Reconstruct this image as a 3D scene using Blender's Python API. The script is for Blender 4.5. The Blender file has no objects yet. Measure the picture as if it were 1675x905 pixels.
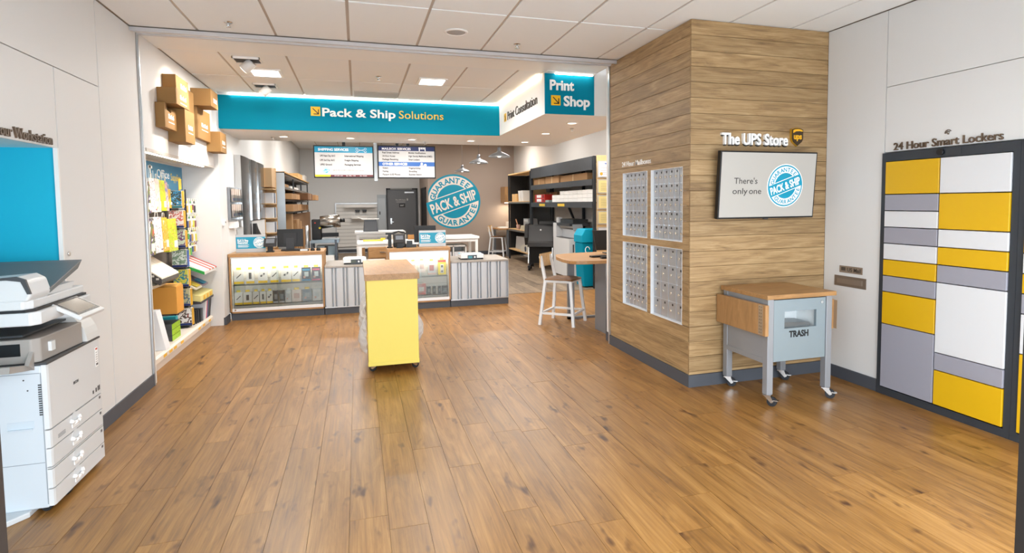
import bpy, math, random
from mathutils import Vector, Matrix, Euler
random.seed(7)
sc = bpy.context.scene
COL = sc.collection
PI = math.pi

# ------------------------------------------------------------------ camera
cam = bpy.data.cameras.new('camera'); camo = bpy.data.objects.new('camera', cam); COL.objects.link(camo)
FPX, CX, CY = 933.98, 873.64, 388.53
cam.sensor_fit = 'HORIZONTAL'; cam.sensor_width = 36.0
cam.lens = FPX / 1675 * 36.0
cam.shift_x = (837.5 - CX) / 1675; cam.shift_y = (CY - 452.5) / 1675
cam.clip_start = 0.05; cam.clip_end = 100
_R = Vector((0.95535021, -0.29531654, -0.00970099)); _U = Vector((0.02712274, 0.05495447, 0.99812042)); _F = Vector((0.29422835, 0.95381767, -0.06051056))
camo.matrix_world = Matrix(((_R.x, _U.x, -_F.x, 0), (_R.y, _U.y, -_F.y, 0), (_R.z, _U.z, -_F.z, 1.6), (0, 0, 0, 1)))
sc.camera = camo
# ------------------------------------------------------------------ world, exposure
w = bpy.data.worlds.new('daylight'); sc.world = w; w.use_nodes = True
bg = w.node_tree.nodes['Background']; bg.inputs[0].default_value = (0.88, 0.95, 1.0, 1); bg.inputs[1].default_value = 5.8
sc.view_settings.view_transform = 'Standard'; sc.view_settings.look = 'None'
sc.view_settings.exposure = 0.33; sc.view_settings.gamma = 1.0; sc.view_settings.use_curve_mapping = False
sc.cycles.use_adaptive_sampling = True; sc.cycles.adaptive_threshold = .025; sc.cycles.max_bounces = 8; sc.cycles.diffuse_bounces = 5; sc.cycles.glossy_bounces = 4; sc.cycles.transparent_max_bounces = 12; sc.cycles.transmission_bounces = 8
sc.cycles.sample_clamp_indirect = 6.0; sc.cycles.caustics_reflective = False; sc.cycles.caustics_refractive = False
# ------------------------------------------------------------------ lights of the place, and added workroom lights
def lamp(name, kind, loc, power, color=(1, .95, .88), size=.1, direction=(0, 0, -1), size_y=None, spot=None, blend=.5):
    l = bpy.data.lights.new(name, kind); l.energy = power; l.color = color
    if kind == 'AREA':
        l.size = size
        if size_y: l.shape = 'RECTANGLE'; l.size_y = size_y
    else: l.shadow_soft_size = size
    if spot: l.spot_size = spot; l.spot_blend = blend
    o = bpy.data.objects.new(name, l); COL.objects.link(o); o.location = loc
    o.rotation_euler = Vector(direction).to_track_quat('-Z', 'Y').to_euler()
    return o
WARM = (1, .86, .66); NEUT = (1, .96, .91)
# daylight through the open storefront behind the camera
_p = lamp('storefront_portal', 'AREA', (1.15, .84, 1.08), 1, (1, 1, 1), 5.9, (0, 1, 0), 2.14); _p.data.cycles.is_portal = True
# ceiling fixtures
LED_PANELS = [(-.95, 7.19), (.92, 7.19)]
for x, y in LED_PANELS: lamp('led_panel_light', 'AREA', (x, y, 3.085), 40, NEUT, .26, (0, 0, -1), .28)
DOWNLIGHTS = [(-1.03, 9.38), (-.076, 9.38), (.86, 9.37), (1.815, 9.37), (2.74, 9.37), (2.715, 8.16), (2.70, 7.03)]
for x, y in DOWNLIGHTS: lamp('downlight_lamp', 'AREA', (x, y, 2.622), 11, NEUT, .1)
PENDANTS = [(2.735, 15.4), (2.507, 12.1), (2.55, 10.42)]
for x, y in PENDANTS: lamp('pendant_lamp', 'POINT', (x, y, 2.50), 6, NEUT, .05)
ADDED_TROFFERS = [(-.3, 11.6), (3.3, 12.2), (-.3, 14.6), (3.6, 15.6), (.2, 16.8), (3.9, 9.2)]  # ceiling lights added out of sight to brighten the workroom
for x, y in ADDED_TROFFERS: lamp('troffer_light', 'AREA', (x, y, 3.36), 42, NEUT, 1.1, (0, 0, -1), .5)
# ------------------------------------------------------------------ helpers
def lin(h):
    h = h.lstrip('#'); c = [int(h[i:i + 2], 16) / 255 for i in (0, 2, 4)]
    return tuple(x / 12.92 if x <= .04045 else ((x + .055) / 1.055) ** 2.4 for x in c) + (1,)
MATS = {}
def mat(h, rough=.5, metal=0, name=None, emit=0, alpha=1, trans=0, coat=0, bump=0, bscale=200, ior=1.45, var=0, spec=.5):
    k = (h, rough, metal, emit, alpha, trans, coat, bump, bscale, var)
    if k in MATS: return MATS[k]
    m = bpy.data.materials.new(name or 'surface_' + h.strip('#')); m.use_nodes = True
    nt = m.node_tree; b = nt.nodes['Principled BSDF']; I = b.inputs
    I['Base Color'].default_value = lin(h); I['Roughness'].default_value = rough; I['Metallic'].default_value = metal
    I['IOR'].default_value = ior; I['Specular IOR Level'].default_value = spec; I['Transmission Weight'].default_value = trans; I['Alpha'].default_value = alpha; I['Coat Weight'].default_value = coat
    if emit: I['Emission Color'].default_value = lin(h); I['Emission Strength'].default_value = emit
    tc = nt.nodes.new('ShaderNodeTexCoord')
    n = nt.nodes.new('ShaderNodeTexNoise'); n.inputs['Scale'].default_value = bscale if bump else 6; n.inputs['Detail'].default_value = 3
    nt.links.new(tc.outputs['Object'], n.inputs['Vector'])
    mr = nt.nodes.new('ShaderNodeMapRange'); mr.inputs['To Min'].default_value = max(0, rough - .04); mr.inputs['To Max'].default_value = min(1, rough + .04)
    nt.links.new(n.outputs['Fac'], mr.inputs['Value']); nt.links.new(mr.outputs['Result'], I['Roughness'])
    if bump:
        bp = nt.nodes.new('ShaderNodeBump'); bp.inputs['Strength'].default_value = bump; bp.inputs['Distance'].default_value = .002
        nt.links.new(n.outputs['Fac'], bp.inputs['Height']); nt.links.new(bp.outputs['Normal'], I['Normal'])
    if var:
        oi = nt.nodes.new('ShaderNodeObjectInfo'); hs = nt.nodes.new('ShaderNodeHueSaturation'); hs.inputs['Color'].default_value = lin(h)
        m2 = nt.nodes.new('ShaderNodeMapRange'); m2.inputs['To Min'].default_value = 1 - var; m2.inputs['To Max'].default_value = 1 + var
        nt.links.new(oi.outputs['Random'], m2.inputs['Value']); nt.links.new(m2.outputs['Result'], hs.inputs['Value']); nt.links.new(hs.outputs['Color'], I['Base Color'])
    MATS[k] = m; return m
def wood(name, cols, axis=1, scale=1.0, rough=.42, var=.12, knots=0.0, bump=.15, stretch=14, coat=0, fine=1.0):
    """procedural timber: grain runs along `axis` of the object; every object gets its own shift and tone"""
    m = bpy.data.materials.new(name); m.use_nodes = True; nt = m.node_tree; N = nt.nodes.new; L = nt.links.new
    b = nt.nodes['Principled BSDF']; b.inputs['Coat Weight'].default_value = coat
    tc = N('ShaderNodeTexCoord'); oi = N('ShaderNodeObjectInfo')
    cm = N('ShaderNodeCombineXYZ'); mu = N('ShaderNodeMath'); mu.operation = 'MULTIPLY'; mu.inputs[1].default_value = 37.0
    L(oi.outputs['Random'], mu.inputs[0])
    for i in range(3): L(mu.outputs[0], cm.inputs[i])
    ad = N('ShaderNodeVectorMath'); ad.operation = 'ADD'; L(tc.outputs['Object'], ad.inputs[0]); L(cm.outputs[0], ad.inputs[1])
    def mapped(s, st):
        mp = N('ShaderNodeMapping'); v = [s] * 3; v[axis] = s / st; mp.inputs['Scale'].default_value = v
        L(ad.outputs[0], mp.inputs['Vector']); return mp.outputs[0]
    n1 = N('ShaderNodeTexNoise'); n1.inputs['Scale'].default_value = 1; n1.inputs['Detail'].default_value = 9; n1.inputs['Roughness'].default_value = .62; n1.inputs['Distortion'].default_value = 1.2; L(mapped(9 * scale, stretch * .35), n1.inputs['Vector'])
    n2 = N('ShaderNodeTexNoise'); n2.inputs['Scale'].default_value = 1; n2.inputs['Detail'].default_value = 4; n2.inputs['Distortion'].default_value = .6; L(mapped(75 * scale * fine, stretch * 1.6), n2.inputs['Vector'])
    mx = N('ShaderNodeMath'); mx.operation = 'MULTIPLY_ADD'; mx.inputs[1].default_value = .38; L(n2.outputs['Fac'], mx.inputs[0])
    sc1 = N('ShaderNodeMath'); sc1.operation = 'MULTIPLY'; sc1.inputs[1].default_value = .62; L(n1.outputs['Fac'], sc1.inputs[0]); L(sc1.outputs[0], mx.inputs[2])
    r = N('ShaderNodeValToRGB'); e = r.color_ramp.elements
    e[0].position = .32; e[0].color = lin(cols[0]); e[1].position = .68; e[1].color = lin(cols[-1])
    if len(cols) > 2: q = e.new(.5); q.color = lin(cols[1])
    L(mx.outputs[0], r.inputs['Fac']); out = r.outputs['Color']
    if knots:
        v = N('ShaderNodeTexNoise'); v.inputs['Scale'].default_value = 1; v.inputs['Detail'].default_value = 2; v.inputs['Roughness'].default_value = .6; L(mapped(11 * scale, 2.2), v.inputs['Vector'])
        k = N('ShaderNodeMapRange'); k.inputs['From Min'].default_value = .62; k.inputs['From Max'].default_value = .76; k.inputs['To Max'].default_value = knots; L(v.outputs['Fac'], k.inputs['Value'])
        mk = N('ShaderNodeMixRGB'); mk.blend_type = 'MULTIPLY'; mk.inputs['Color2'].default_value = lin('#6b4322'); L(k.outputs['Result'], mk.inputs['Fac']); L(out, mk.inputs['Color1']); out = mk.outputs['Color']
    hs = N('ShaderNodeHueSaturation'); m2 = N('ShaderNodeMapRange'); m2.inputs['To Min'].default_value = 1 - var; m2.inputs['To Max'].default_value = 1 + var
    L(oi.outputs['Random'], m2.inputs['Value']); L(m2.outputs['Result'], hs.inputs['Value']); L(out, hs.inputs['Color']); L(hs.outputs['Color'], b.inputs['Base Color'])
    rr = N('ShaderNodeMapRange'); rr.inputs['To Min'].default_value = rough - .07; rr.inputs['To Max'].default_value = rough + .1; L(n2.outputs['Fac'], rr.inputs['Value']); L(rr.outputs['Result'], b.inputs['Roughness'])
    bm = N('ShaderNodeBump'); bm.inputs['Strength'].default_value = bump; bm.inputs['Distance'].default_value = .001; L(n2.outputs['Fac'], bm.inputs['Height']); L(bm.outputs['Normal'], b.inputs['Normal'])
    return m
def speckle(name, cols, scale=18, rough=.4, thr=(.35, .5, .65)):
    """printed pattern: blotches of several inks on a card"""
    m = bpy.data.materials.new(name); m.use_nodes = True; nt = m.node_tree; N = nt.nodes.new; L = nt.links.new
    b = nt.nodes['Principled BSDF']; b.inputs['Roughness'].default_value = rough
    tc = N('ShaderNodeTexCoord'); n = N('ShaderNodeTexNoise'); n.inputs['Scale'].default_value = scale; n.inputs['Detail'].default_value = 1.5; n.inputs['Distortion'].default_value = 1.5
    L(tc.outputs['Object'], n.inputs['Vector']); r = N('ShaderNodeValToRGB'); r.color_ramp.interpolation = 'CONSTANT'; e = r.color_ramp.elements
    e[0].position = 0; e[0].color = lin(cols[0]); e[1].position = thr[0]; e[1].color = lin(cols[1])
    for c, t in zip(cols[2:], thr[1:]): q = e.new(t); q.color = lin(c)
    L(n.outputs['Fac'], r.inputs['Fac']); L(r.outputs['Color'], b.inputs['Base Color']); return m
def glassmat(name, tint='#fafdfd', alpha=.10, rough=.02):
    m = bpy.data.materials.new(name); m.use_nodes = True; nt = m.node_tree; N = nt.nodes.new; L = nt.links.new
    out = nt.nodes['Material Output']; nt.nodes.remove(nt.nodes['Principled BSDF'])
    t = N('ShaderNodeBsdfTransparent'); t.inputs[0].default_value = lin(tint); g = N('ShaderNodeBsdfGlossy'); g.inputs['Roughness'].default_value = rough
    f = N('ShaderNodeFresnel'); f.inputs[0].default_value = 1.45; a = N('ShaderNodeMath'); a.operation = 'ADD'; a.inputs[1].default_value = alpha * .3; L(f.outputs[0], a.inputs[0])
    mx = N('ShaderNodeMixShader'); L(a.outputs[0], mx.inputs[0]); L(t.outputs[0], mx.inputs[1]); L(g.outputs[0], mx.inputs[2]); L(mx.outputs[0], out.inputs[0]); return m

OFF = {}
class G:
    """mesh collector: boxes, bars, prisms and turned shapes, one material index per face"""
    def __init__(s): s.v = []; s.f = []; s.mi = []; s.sm = []; s.m = 0; s.M = None
    def add(s, vs, fs, smooth=False):
        n = len(s.v); s.v += [tuple(s.M @ Vector(p)) if s.M else tuple(p) for p in vs]
        for f in fs: s.f.append(tuple(i + n for i in f)); s.mi.append(s.m); s.sm.append(smooth)
        return s
    def box(s, x0, x1, y0, y1, z0, z1, m=None):
        if m is not None: s.m = m
        x0, x1 = min(x0, x1), max(x0, x1); y0, y1 = min(y0, y1), max(y0, y1); z0, z1 = min(z0, z1), max(z0, z1)
        return s.add([(x0, y0, z0), (x1, y0, z0), (x1, y1, z0), (x0, y1, z0), (x0, y0, z1), (x1, y0, z1), (x1, y1, z1), (x0, y1, z1)],
                     [(0, 3, 2, 1), (4, 5, 6, 7), (0, 1, 5, 4), (1, 2, 6, 5), (2, 3, 7, 6), (3, 0, 4, 7)])
    def bar(s, p0, p1, a, b=None, up=(0, 0, 1), m=None):
        """rectangular bar from p0 to p1, section a (across) by b (along up)"""
        if m is not None: s.m = m
        b = b or a; p0, p1 = Vector(p0), Vector(p1); d = (p1 - p0).normalized(); u = Vector(up)
        if abs(d.dot(u)) > .98: u = Vector((0, 1, 0))
        r = d.cross(u).normalized(); u = r.cross(d)
        q = [(-a / 2, -b / 2), (a / 2, -b / 2), (a / 2, b / 2), (-a / 2, b / 2)]
        vs = [p0 + r * x + u * y for x, y in q] + [p1 + r * x + u * y for x, y in q]
        return s.add(vs, [(0, 3, 2, 1), (4, 5, 6, 7), (0, 1, 5, 4), (1, 2, 6, 5), (2, 3, 7, 6), (3, 0, 4, 7)])
    def cyl(s, p0, p1, r0, r1=None, n=14, m=None, caps=True):
        if m is not None: s.m = m
        r1 = r0 if r1 is None else r1; p0, p1 = Vector(p0), Vector(p1); d = (p1 - p0).normalized()
        u = Vector((0, 0, 1)) if abs(d.z) < .95 else Vector((1, 0, 0)); a = d.cross(u).normalized(); b = d.cross(a)
        vs = []
        for p, r in ((p0, r0), (p1, r1)):
            for i in range(n): t = 2 * PI * i / n; vs.append(p + (a * math.cos(t) + b * math.sin(t)) * r)
        s.add(vs, [(i, i + n, (i + 1) % n + n, (i + 1) % n) for i in range(n)], True)
        if caps: k = len(s.v) - 2 * n; s.f += [tuple(range(k, k + n)), tuple(range(k + 2 * n - 1, k + n - 1, -1))]; s.mi += [s.m] * 2; s.sm += [False] * 2
        return s
    def tube(s, pts, r, n=8, m=None):
        for a, b in zip(pts[:-1], pts[1:]): s.cyl(a, b, r, n=n, m=m)
        return s
    def prism(s, poly, axis, a, b, m=None):
        """extrude a 2-D polygon (the two other axes in order) along axis from a to b"""
        if m is not None: s.m = m
        def P(p, t): q = list(p); q.insert(axis, t); return q
        n = len(poly); vs = [P(p, a) for p in poly] + [P(p, b) for p in poly]
        ar = sum(poly[i][0] * poly[(i + 1) % n][1] - poly[(i + 1) % n][0] * poly[i][1] for i in range(n))
        flip = (ar > 0) != (axis == 1)
        if a > b: flip = not flip
        fs = [tuple(range(n)), tuple(range(2 * n - 1, n - 1, -1))] + [(i, i + n, (i + 1) % n + n, (i + 1) % n) for i in range(n)]
        if flip: fs = [f[::-1] for f in fs]
        fs = [f[::-1] for f in fs]
        return s.add(vs, fs)
    def lathe(s, prof, c=(0, 0, 0), n=20, m=None):
        if m is not None: s.m = m
        vs = []
        for r, z in prof:
            for i in range(n): t = 2 * PI * i / n; vs.append((c[0] + r * math.cos(t), c[1] + r * math.sin(t), c[2] + z))
        return s.add(vs, [(k * n + i, k * n + (i + 1) % n, (k + 1) * n + (i + 1) % n, (k + 1) * n + i) for k in range(len(prof) - 1) for i in range(n)], True)
    def mesh(s, mats, off=(0, 0, 0), bev=0):
        me = bpy.data.meshes.new('m'); ox, oy, oz = off
        me.from_pydata([(x - ox, y - oy, z - oz) for x, y, z in s.v], [], s.f)
        for mm in (mats if isinstance(mats, (list, tuple)) else [mats]): me.materials.append(mm)
        me.polygons.foreach_set('material_index', s.mi); me.polygons.foreach_set('use_smooth', s.sm); me.update(); return me
    def o(s, name, mats, parent=None, bev=0, seg=2):
        if parent is not None: off = OFF.get(parent.name, (0, 0, 0))
        else:
            xs, ys, zs = zip(*s.v); off = ((min(xs) + max(xs)) / 2, (min(ys) + max(ys)) / 2, min(zs))
        ob = bpy.data.objects.new(name, s.mesh(mats, off)); COL.objects.link(ob); ob.data.name = name
        if parent is not None: ob.parent = parent; OFF[ob.name] = off
        else: ob.location = off; OFF[ob.name] = off
        if bev:
            md = ob.modifiers.new('bevel', 'BEVEL'); md.width = bev; md.segments = seg; md.limit_method = 'ANGLE'; md.angle_limit = .7
        return ob
LABELS = {}
def tag(o, label, cat, group=None):
    o['label'] = label; o['category'] = cat
    if group: o['group'] = group
    return o
def thing(name, label, cat, loc, rz=0, group=None, local=False):
    o = bpy.data.objects.new(name, None); COL.objects.link(o); o.location = loc; o.rotation_euler = (0, 0, rz); o.empty_display_size = .1
    OFF[o.name] = (0, 0, 0) if (local or rz) else tuple(loc); return tag(o, label, cat, group)
def struct(o): o['kind'] = 'structure'; return o
def inst(src, parent=None, loc=None, scale=None, rot=None):
    c = src.copy(); COL.objects.link(c)
    if parent is not None: c.parent = parent
    if loc is not None: c.location = loc
    if scale is not None: c.scale = scale
    if rot is not None: c.rotation_euler = rot
    return c
def copy_tree(o, parent=None):
    c = o.copy(); COL.objects.link(c)
    if parent is not None: c.parent = parent
    for ch in o.children: copy_tree(ch, c)
    return c
FR = {'S': ((1, 0, 0), (0, 0, 1), (0, -1, 0)), 'E': ((0, 1, 0), (0, 0, 1), (1, 0, 0)), 'W': ((0, -1, 0), (0, 0, 1), (-1, 0, 0)), 'U': ((1, 0, 0), (0, 1, 0), (0, 0, 1))}
def frame(face, p):
    r, u, n = [Vector(a) for a in (FR[face] if isinstance(face, str) else face)]
    return Matrix(((r.x, u.x, n.x, p[0]), (r.y, u.y, n.y, p[1]), (r.z, u.z, n.z, p[2]), (0, 0, 0, 1)))
TCACHE = {}
def textgeo(s, bold=0, ext=0, shear=0, spacing=1):
    k = (s, bold, ext, shear, spacing)
    if k not in TCACHE:
        c = bpy.data.curves.new('t', 'FONT'); c.body = s; c.size = 1; c.offset = bold; c.extrude = ext; c.shear = shear; c.space_character = spacing; c.resolution_u = 3
        o = bpy.data.objects.new('t', c); COL.objects.link(o)
        dg = bpy.context.evaluated_depsgraph_get(); me = bpy.data.meshes.new_from_object(o.evaluated_get(dg))
        vs = [tuple(v.co) for v in me.vertices]; fs = [tuple(p.vertices) for p in me.polygons]
        bpy.data.objects.remove(o); bpy.data.curves.remove(c); bpy.data.meshes.remove(me)
        TCACHE[k] = (vs, fs)
    return TCACHE[k]
CAP = .72
def gtext(g, s, w, h, x=0, y=0, z=0, depth=0, bold=.012, align='L', m=None, shear=0, spacing=1):
    """lettering laid in the collector's local x/y plane: width w (None = natural), cap height h, bottom left (x, y)"""
    if m is not None: g.m = m
    e = depth / 2 * CAP / h if depth else 0
    vs, fs = textgeo(s, bold, e, shear, spacing)
    if not vs: return g
    x0 = min(v[0] for v in vs); x1 = max(v[0] for v in vs); sy = h / CAP; sx = w / (x1 - x0) if w else sy; W = sx * (x1 - x0)
    dx = {'L': 0, 'C': -W / 2, 'R': -W}[align]
    return g.add([((v[0] - x0) * sx + x + dx, v[1] * sy + y, v[2] * sy + z + depth / 2) for v in vs], fs)
def arctext(g, s, r, h, a0, a1, outward=True, z=0, m=None, bold=.02):
    """letters along a circle from angle a0 to a1 (degrees)"""
    if m is not None: g.m = m
    M0 = g.M or Matrix(); n = len(s)
    for i, ch in enumerate(s):
        a = math.radians(a0 + (a1 - a0) * i / (n - 1)); t = a - PI / 2 if outward else a + PI / 2
        g.M = M0 @ Matrix.Translation((r * math.cos(a), r * math.sin(a), 0)) @ Matrix.Rotation(t, 4, 'Z')
        gtext(g, ch, None, h, 0, -h / 2, z, bold=bold, align='C')
    g.M = M0 if M0 != Matrix() else None
    return g
def disc(g, r, z, m, n=48, a0=0, a1=2 * PI, c=(0, 0), clipx=None):
    g.m = m
    pts = [(c[0] + r * math.cos(a0 + (a1 - a0) * i / n), c[1] + r * math.sin(a0 + (a1 - a0) * i / n), z) for i in range(n if a1 - a0 > 6.28 else n + 1)]
    if clipx is not None: pts = [(max(p[0], clipx), p[1], p[2]) for p in pts]
    return g.add(pts, [tuple(range(len(pts)))])
def seal(g, R, z=0, teal=0, white=1, clipx=None, d=.001):
    """round two-tone stamp: ring, slanted band and lettering; local x/y plane"""
    disc(g, R, z, teal, 64, clipx=clipx); disc(g, R * .93, z + d, white, 64, clipx=clipx)
    M0 = g.M or Matrix(); g.M = M0 @ Matrix.Rotation(math.radians(19), 4, 'Z')
    t0 = math.asin(.34); t1 = PI - t0
    for s_ in (1, -1):
        pts = [(R * .62 * math.cos(t), s_ * R * .62 * math.sin(t), z + 2 * d) for t in [math.asin(.50) + (PI - 2 * math.asin(.50)) * i / 20 for i in range(21)]]
        g.m = teal; g.add(pts, [tuple(range(21)) if s_ > 0 else tuple(range(20, -1, -1))])
    b = .28; c = math.sqrt(1 - b * b); a = math.asin(b)
    arc = lambda f, t: [(R * math.cos(f + (t - f) * i / 10), R * math.sin(f + (t - f) * i / 10), z + 2 * d) for i in range(11)]
    pts = arc(-a, a) + arc(PI - a, PI + a); g.m = teal; g.add(pts, [tuple(range(len(pts)))])
    gtext(g, 'PACK & SHIP', 1.76 * R, R * .36, 0, -R * .18, z + 3 * d, bold=.03, align='C', m=white)
    arctext(g, 'GUARANTEE', R * .775, R * .2, 150, 30, True, z + 3 * d, teal, .03)
    arctext(g, 'GUARANTEE', R * .775, R * .2, 212, 328, False, z + 3 * d, teal, .03)
    g.M = M0 if M0 != Matrix() else None
    return g
def arrow_icon(g, s, z=0, yel=0, dark=1, d=.002):
    """square with an arrow pointing down to the right; local plane, lower left at origin"""
    g.box(0, s, 0, s, z, z + d, yel); g.m = dark
    t = s * .10; zz = z + d
    g.bar((s * .2, s * .82, zz), (s * .78, s * .24, zz), t, .002); g.box(s * .28, s * .86, s * .14, s * .14 + t, zz - .001, zz + .001); g.box(s * .86 - t, s * .86, s * .14, s * .72, zz - .001, zz + .001)
    return g
ORD = ['leftmost', 'second from left', 'third from left', 'fourth from left', 'fifth from left', 'sixth from left', 'seventh from left', 'eighth from left', 'ninth from left', 'tenth from left', 'eleventh from left', 'twelfth from left']
# ------------------------------------------------------------------ shared materials
M_wall = mat('#e0e0e0', .62, name='painted_wall_panel'); M_wallp = mat('#e4dfd9', .7, bump=.05, name='painted_plaster')
M_pink = mat('#a4958a', .75, bump=.05, name='taupe_plaster'); M_white = mat('#f2f1ef', .45, name='white_paint'); M_grey_wall = mat('#e3e5e6', .7, bump=.05, name='grey_plaster')
M_tile = mat('#eff1f2', .9, bump=.25, bscale=420, name='mineral_ceiling_tile'); M_grid = mat('#c2b6ab', .6, name='ceiling_grid'); M_soffit = mat('#f4f6f7', .8, name='soffit_paint')
M_base = mat('#4b4f57', .5, name='vinyl_baseboard'); M_teal = mat('#0083a0', .7, spec=.12, name='teal_paint'); M_teal2 = mat('#12b4d4', .7, name='teal_alcove_paint')
M_yellow = mat('#dcae16', .4, name='yellow_laminate'); M_alu = mat('#c9ccd0', .3, .85, name='brushed_aluminium'); M_chrome = mat('#dfe2e4', .12, 1, name='chrome'); M_steel = mat('#b5b8ba', .22, 1, name='stainless_steel')
M_black = mat('#161618', .4, name='black_plastic'); M_blackm = mat('#2b2d31', .5, .3, name='black_steel'); M_char = mat('#3a3e43', .5, name='charcoal_paint'); M_rubber = mat('#1d1f24', .6, name='rubber')
M_card = mat('#a9825a', .8, bump=.1, bscale=90, var=.12, name='cardboard'); M_ink = mat('#3a3531', .6, name='dark_lettering'); M_bronze = mat('#6d5c4d', .35, .4, name='bronze_lettering')
M_wht = mat('#ffffff', .4, name='white_lettering'); M_seal = mat('#0095b6', .45, name='stamp_teal'); M_glass = glassmat('clear_glass'); M_screen = mat('#20211f', .12, name='screen_glass')
M_greym = mat('#9a9ea5', .38, .35, name='grey_metal_paint'); M_silver = mat('#b9bfc7', .35, .3, name='silver_paint'); M_kraft = mat('#d9b27a', .8, bump=.1, bscale=80, name='kraft_board')
M_floor = wood('oak_plank_floor', ['#66431f', '#916632', '#ae824a'], 1, 1.0, .36, .09, .9, .12, 18)
M_floor2 = wood('grey_oak_plank_floor', ['#57493a', '#83705c', '#a29078'], 1, 1.0, .42, .22, .5, .12, 16)
M_clad = wood('oak_cladding', ['#745a3b', '#9f8159', '#bb9f76'], 0, 2.0, .5, .13, .0, .25, 26)
M_clady = wood('oak_cladding_side', ['#745a3b', '#9f8159', '#bb9f76'], 1, 2.0, .5, .13, .0, .25, 26)
M_oak = wood('oak_laminate', ['#8c6840', '#aa7f50', '#bb9161'], 0, 1.5, .4, .05, 0, .1, 12)
M_oaky = wood('oak_laminate_deep', ['#8c6840', '#aa7f50', '#bb9161'], 1, 1.5, .4, .05, 0, .1, 12)
M_oakz = wood('oak_laminate_upright', ['#8f6b44', '#a97f52', '#b68d60'], 2, 1.5, .4, .05, 0, .1, 12)
M_birch = wood('birch_ply', ['#c79b66', '#d9b27c', '#e3c08d'], 1, 1.5, .4, .04, 0, .08, 12)
# ================================================================== THE SETTING
XL, XR, XC, YC, YG, ZC = -1.786, 4.1056, 2.688, 4.228, 5.83, 3.111
# ---- floors with separate planks
fl = struct(G().box(-3.3, 4.9, .8, 9.65, -.12, -.012).o('floor', M_floor))
fb = struct(G().box(-2.4, 4.9, 9.65, 20.2, -.12, -.012).o('floor_back', M_floor2))
pm = {}
def planks(parent, material, x0, x1, y0, y1, keep, wd=.19, ln=1.22):
    g = G().box(0, wd - .0018, 0, 1, 0, .0115); me = g.mesh(material); me.name = 'plank'
    ox, oy, oz = parent.location; i = 0; x = x0
    while x < x1:
        y = y0 - random.uniform(0, ln)
        while y < y1:
            a, b = max(y, y0), min(y + ln, y1)
            if b - a > .03 and keep(x, a, b):
                o = bpy.data.objects.new('plank', me); COL.objects.link(o); o.parent = parent; o.location = (x - ox, a - oy, -.0115 - oz + random.uniform(-.0003, .0003)); o.scale = (1, b - a - .0018, 1)
            y += ln
        x += wd
def keep_front(x, a, b):
    if x > 2.72 and b < 6.2 and a > 4.3: return False
    if x > 4.05 and b < 6.2: return False
    if x < -2.0 and not (b < 4.4): return False
    if x < -1.98 and a < 3: return False
    if b < 2.0 and x < 1.6: return False
    return True
planks(fl, M_floor, -2.36, 4.8, 1.45, 9.65, keep_front)
planks(fb, M_floor2, -1.76, 4.8, 9.65, 19.9, lambda x, a, b: not (x > 2.1 and a > 17.5))
G().box(-1.78, 4.75, 9.635, 9.665, -.004, .0025).o('trim_1', mat('#6a5a49', .5), None); struct(bpy.data.objects['trim_1'])
# ---- left wall of the front room, separate flush panels with narrow joints
wl = struct(G().box(-1.95, -1.806, 4.36, 5.80, 0, ZC).box(-1.95, -1.806, .8, 4.36, 1.99, ZC).o('wall_left', M_wallp))
j = .003
for y0, y1, z0, z1 in ((.94, 4.985, 2.481, ZC), (.94, 4.331, 1.972, 2.477), (4.337, 4.985, .105, 2.477), (4.989, 5.795, .105, ZC)):
    G().box(XL - .02, XL, y0 + j, y1 - j, z0, z1 - j).o('panel', M_wall, wl)
G().cyl((XL, 4.388, 1.302), (XL + .008, 4.388, 1.302), .014).o('cam_lock', M_chrome, wl)
# alcove behind the left wall
struct(G().box(-3.2, -1.80, 4.331, 4.36, 0, 1.99).o('wall_alcove_end', M_teal2)); struct(G().box(-3.2, -3.15, 1.0, 4.331, 0, 1.99).o('wall_alcove_back', M_teal2))
struct(G().box(-3.2, -1.806, 1.0, 4.36, 1.972, 1.99).o('ceiling_alcove', mat('#cfeaf0', .6))); struct(G().box(-3.2, -1.806, .97, 1.0, 0, 1.99).o('wall_alcove_near', M_teal2))
struct(G().box(-1.806, -1.782, 4.315, 4.331, 0, 1.972).o('trim_2', M_white))
struct(G().box(XL - .02, XL + .012, 4.34, 5.80, 0, .105).o('baseboard_left', M_base))
# glazed sliding-wall jambs and overhead track
struct(G().box(XL - .03, XL + .010, 5.795, 5.835, 0, 3.10).box(XL + .010, XL + .016, 5.805, 5.825, 0, 3.10).o('trim_3', M_alu))
struct(G().box(XC - .012, XC + .03, 5.825, 5.86, 0, 3.10).o('trim_4', M_alu))
struct(G().box(XL, XC, 5.655, 5.685, 3.075, 3.108).box(XL, XC, 5.80, 5.835, 3.085, 3.108).o('trim_5', mat('#d5d6da', .35, .5)))
struct(G().box(XL, XC, 5.69, 5.797, 3.098, 3.108).o('trim_6', M_white))
# ---- display recess on the left beyond the track
wd_ = struct(G().box(-2.3, XL, 5.84, 8.46, 2.125, ZC).o('wall_left_display', M_wall))
struct(G().box(-2.3, -2.17, 5.84, 8.46, 0, 2.125).o('wall_display_back', M_wallp)); struct(G().box(-2.17, XL, 5.84, 5.90, 0, 2.125).o('wall_display_near', M_wall))
struct(G().box(-2.17, -1.752, 8.46, 8.50, 0, 2.635).box(-1.752, -1.735, 8.46, 8.90, .105, 2.635).o('wall_display_far', M_wall))
struct(G().box(-1.88, -1.722, 8.484, 8.50, 0, .105).box(-1.76, -1.722, 8.50, 8.745, 0, .105).o('baseboard_display', M_base))
struct(G().box(-1.95, -1.745, 8.90, 20.1, 0, 3.42).box(-1.95, -1.745, 8.50, 8.90, 2.635, 3.42).o('wall_back_left', M_grey_wall))
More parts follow.
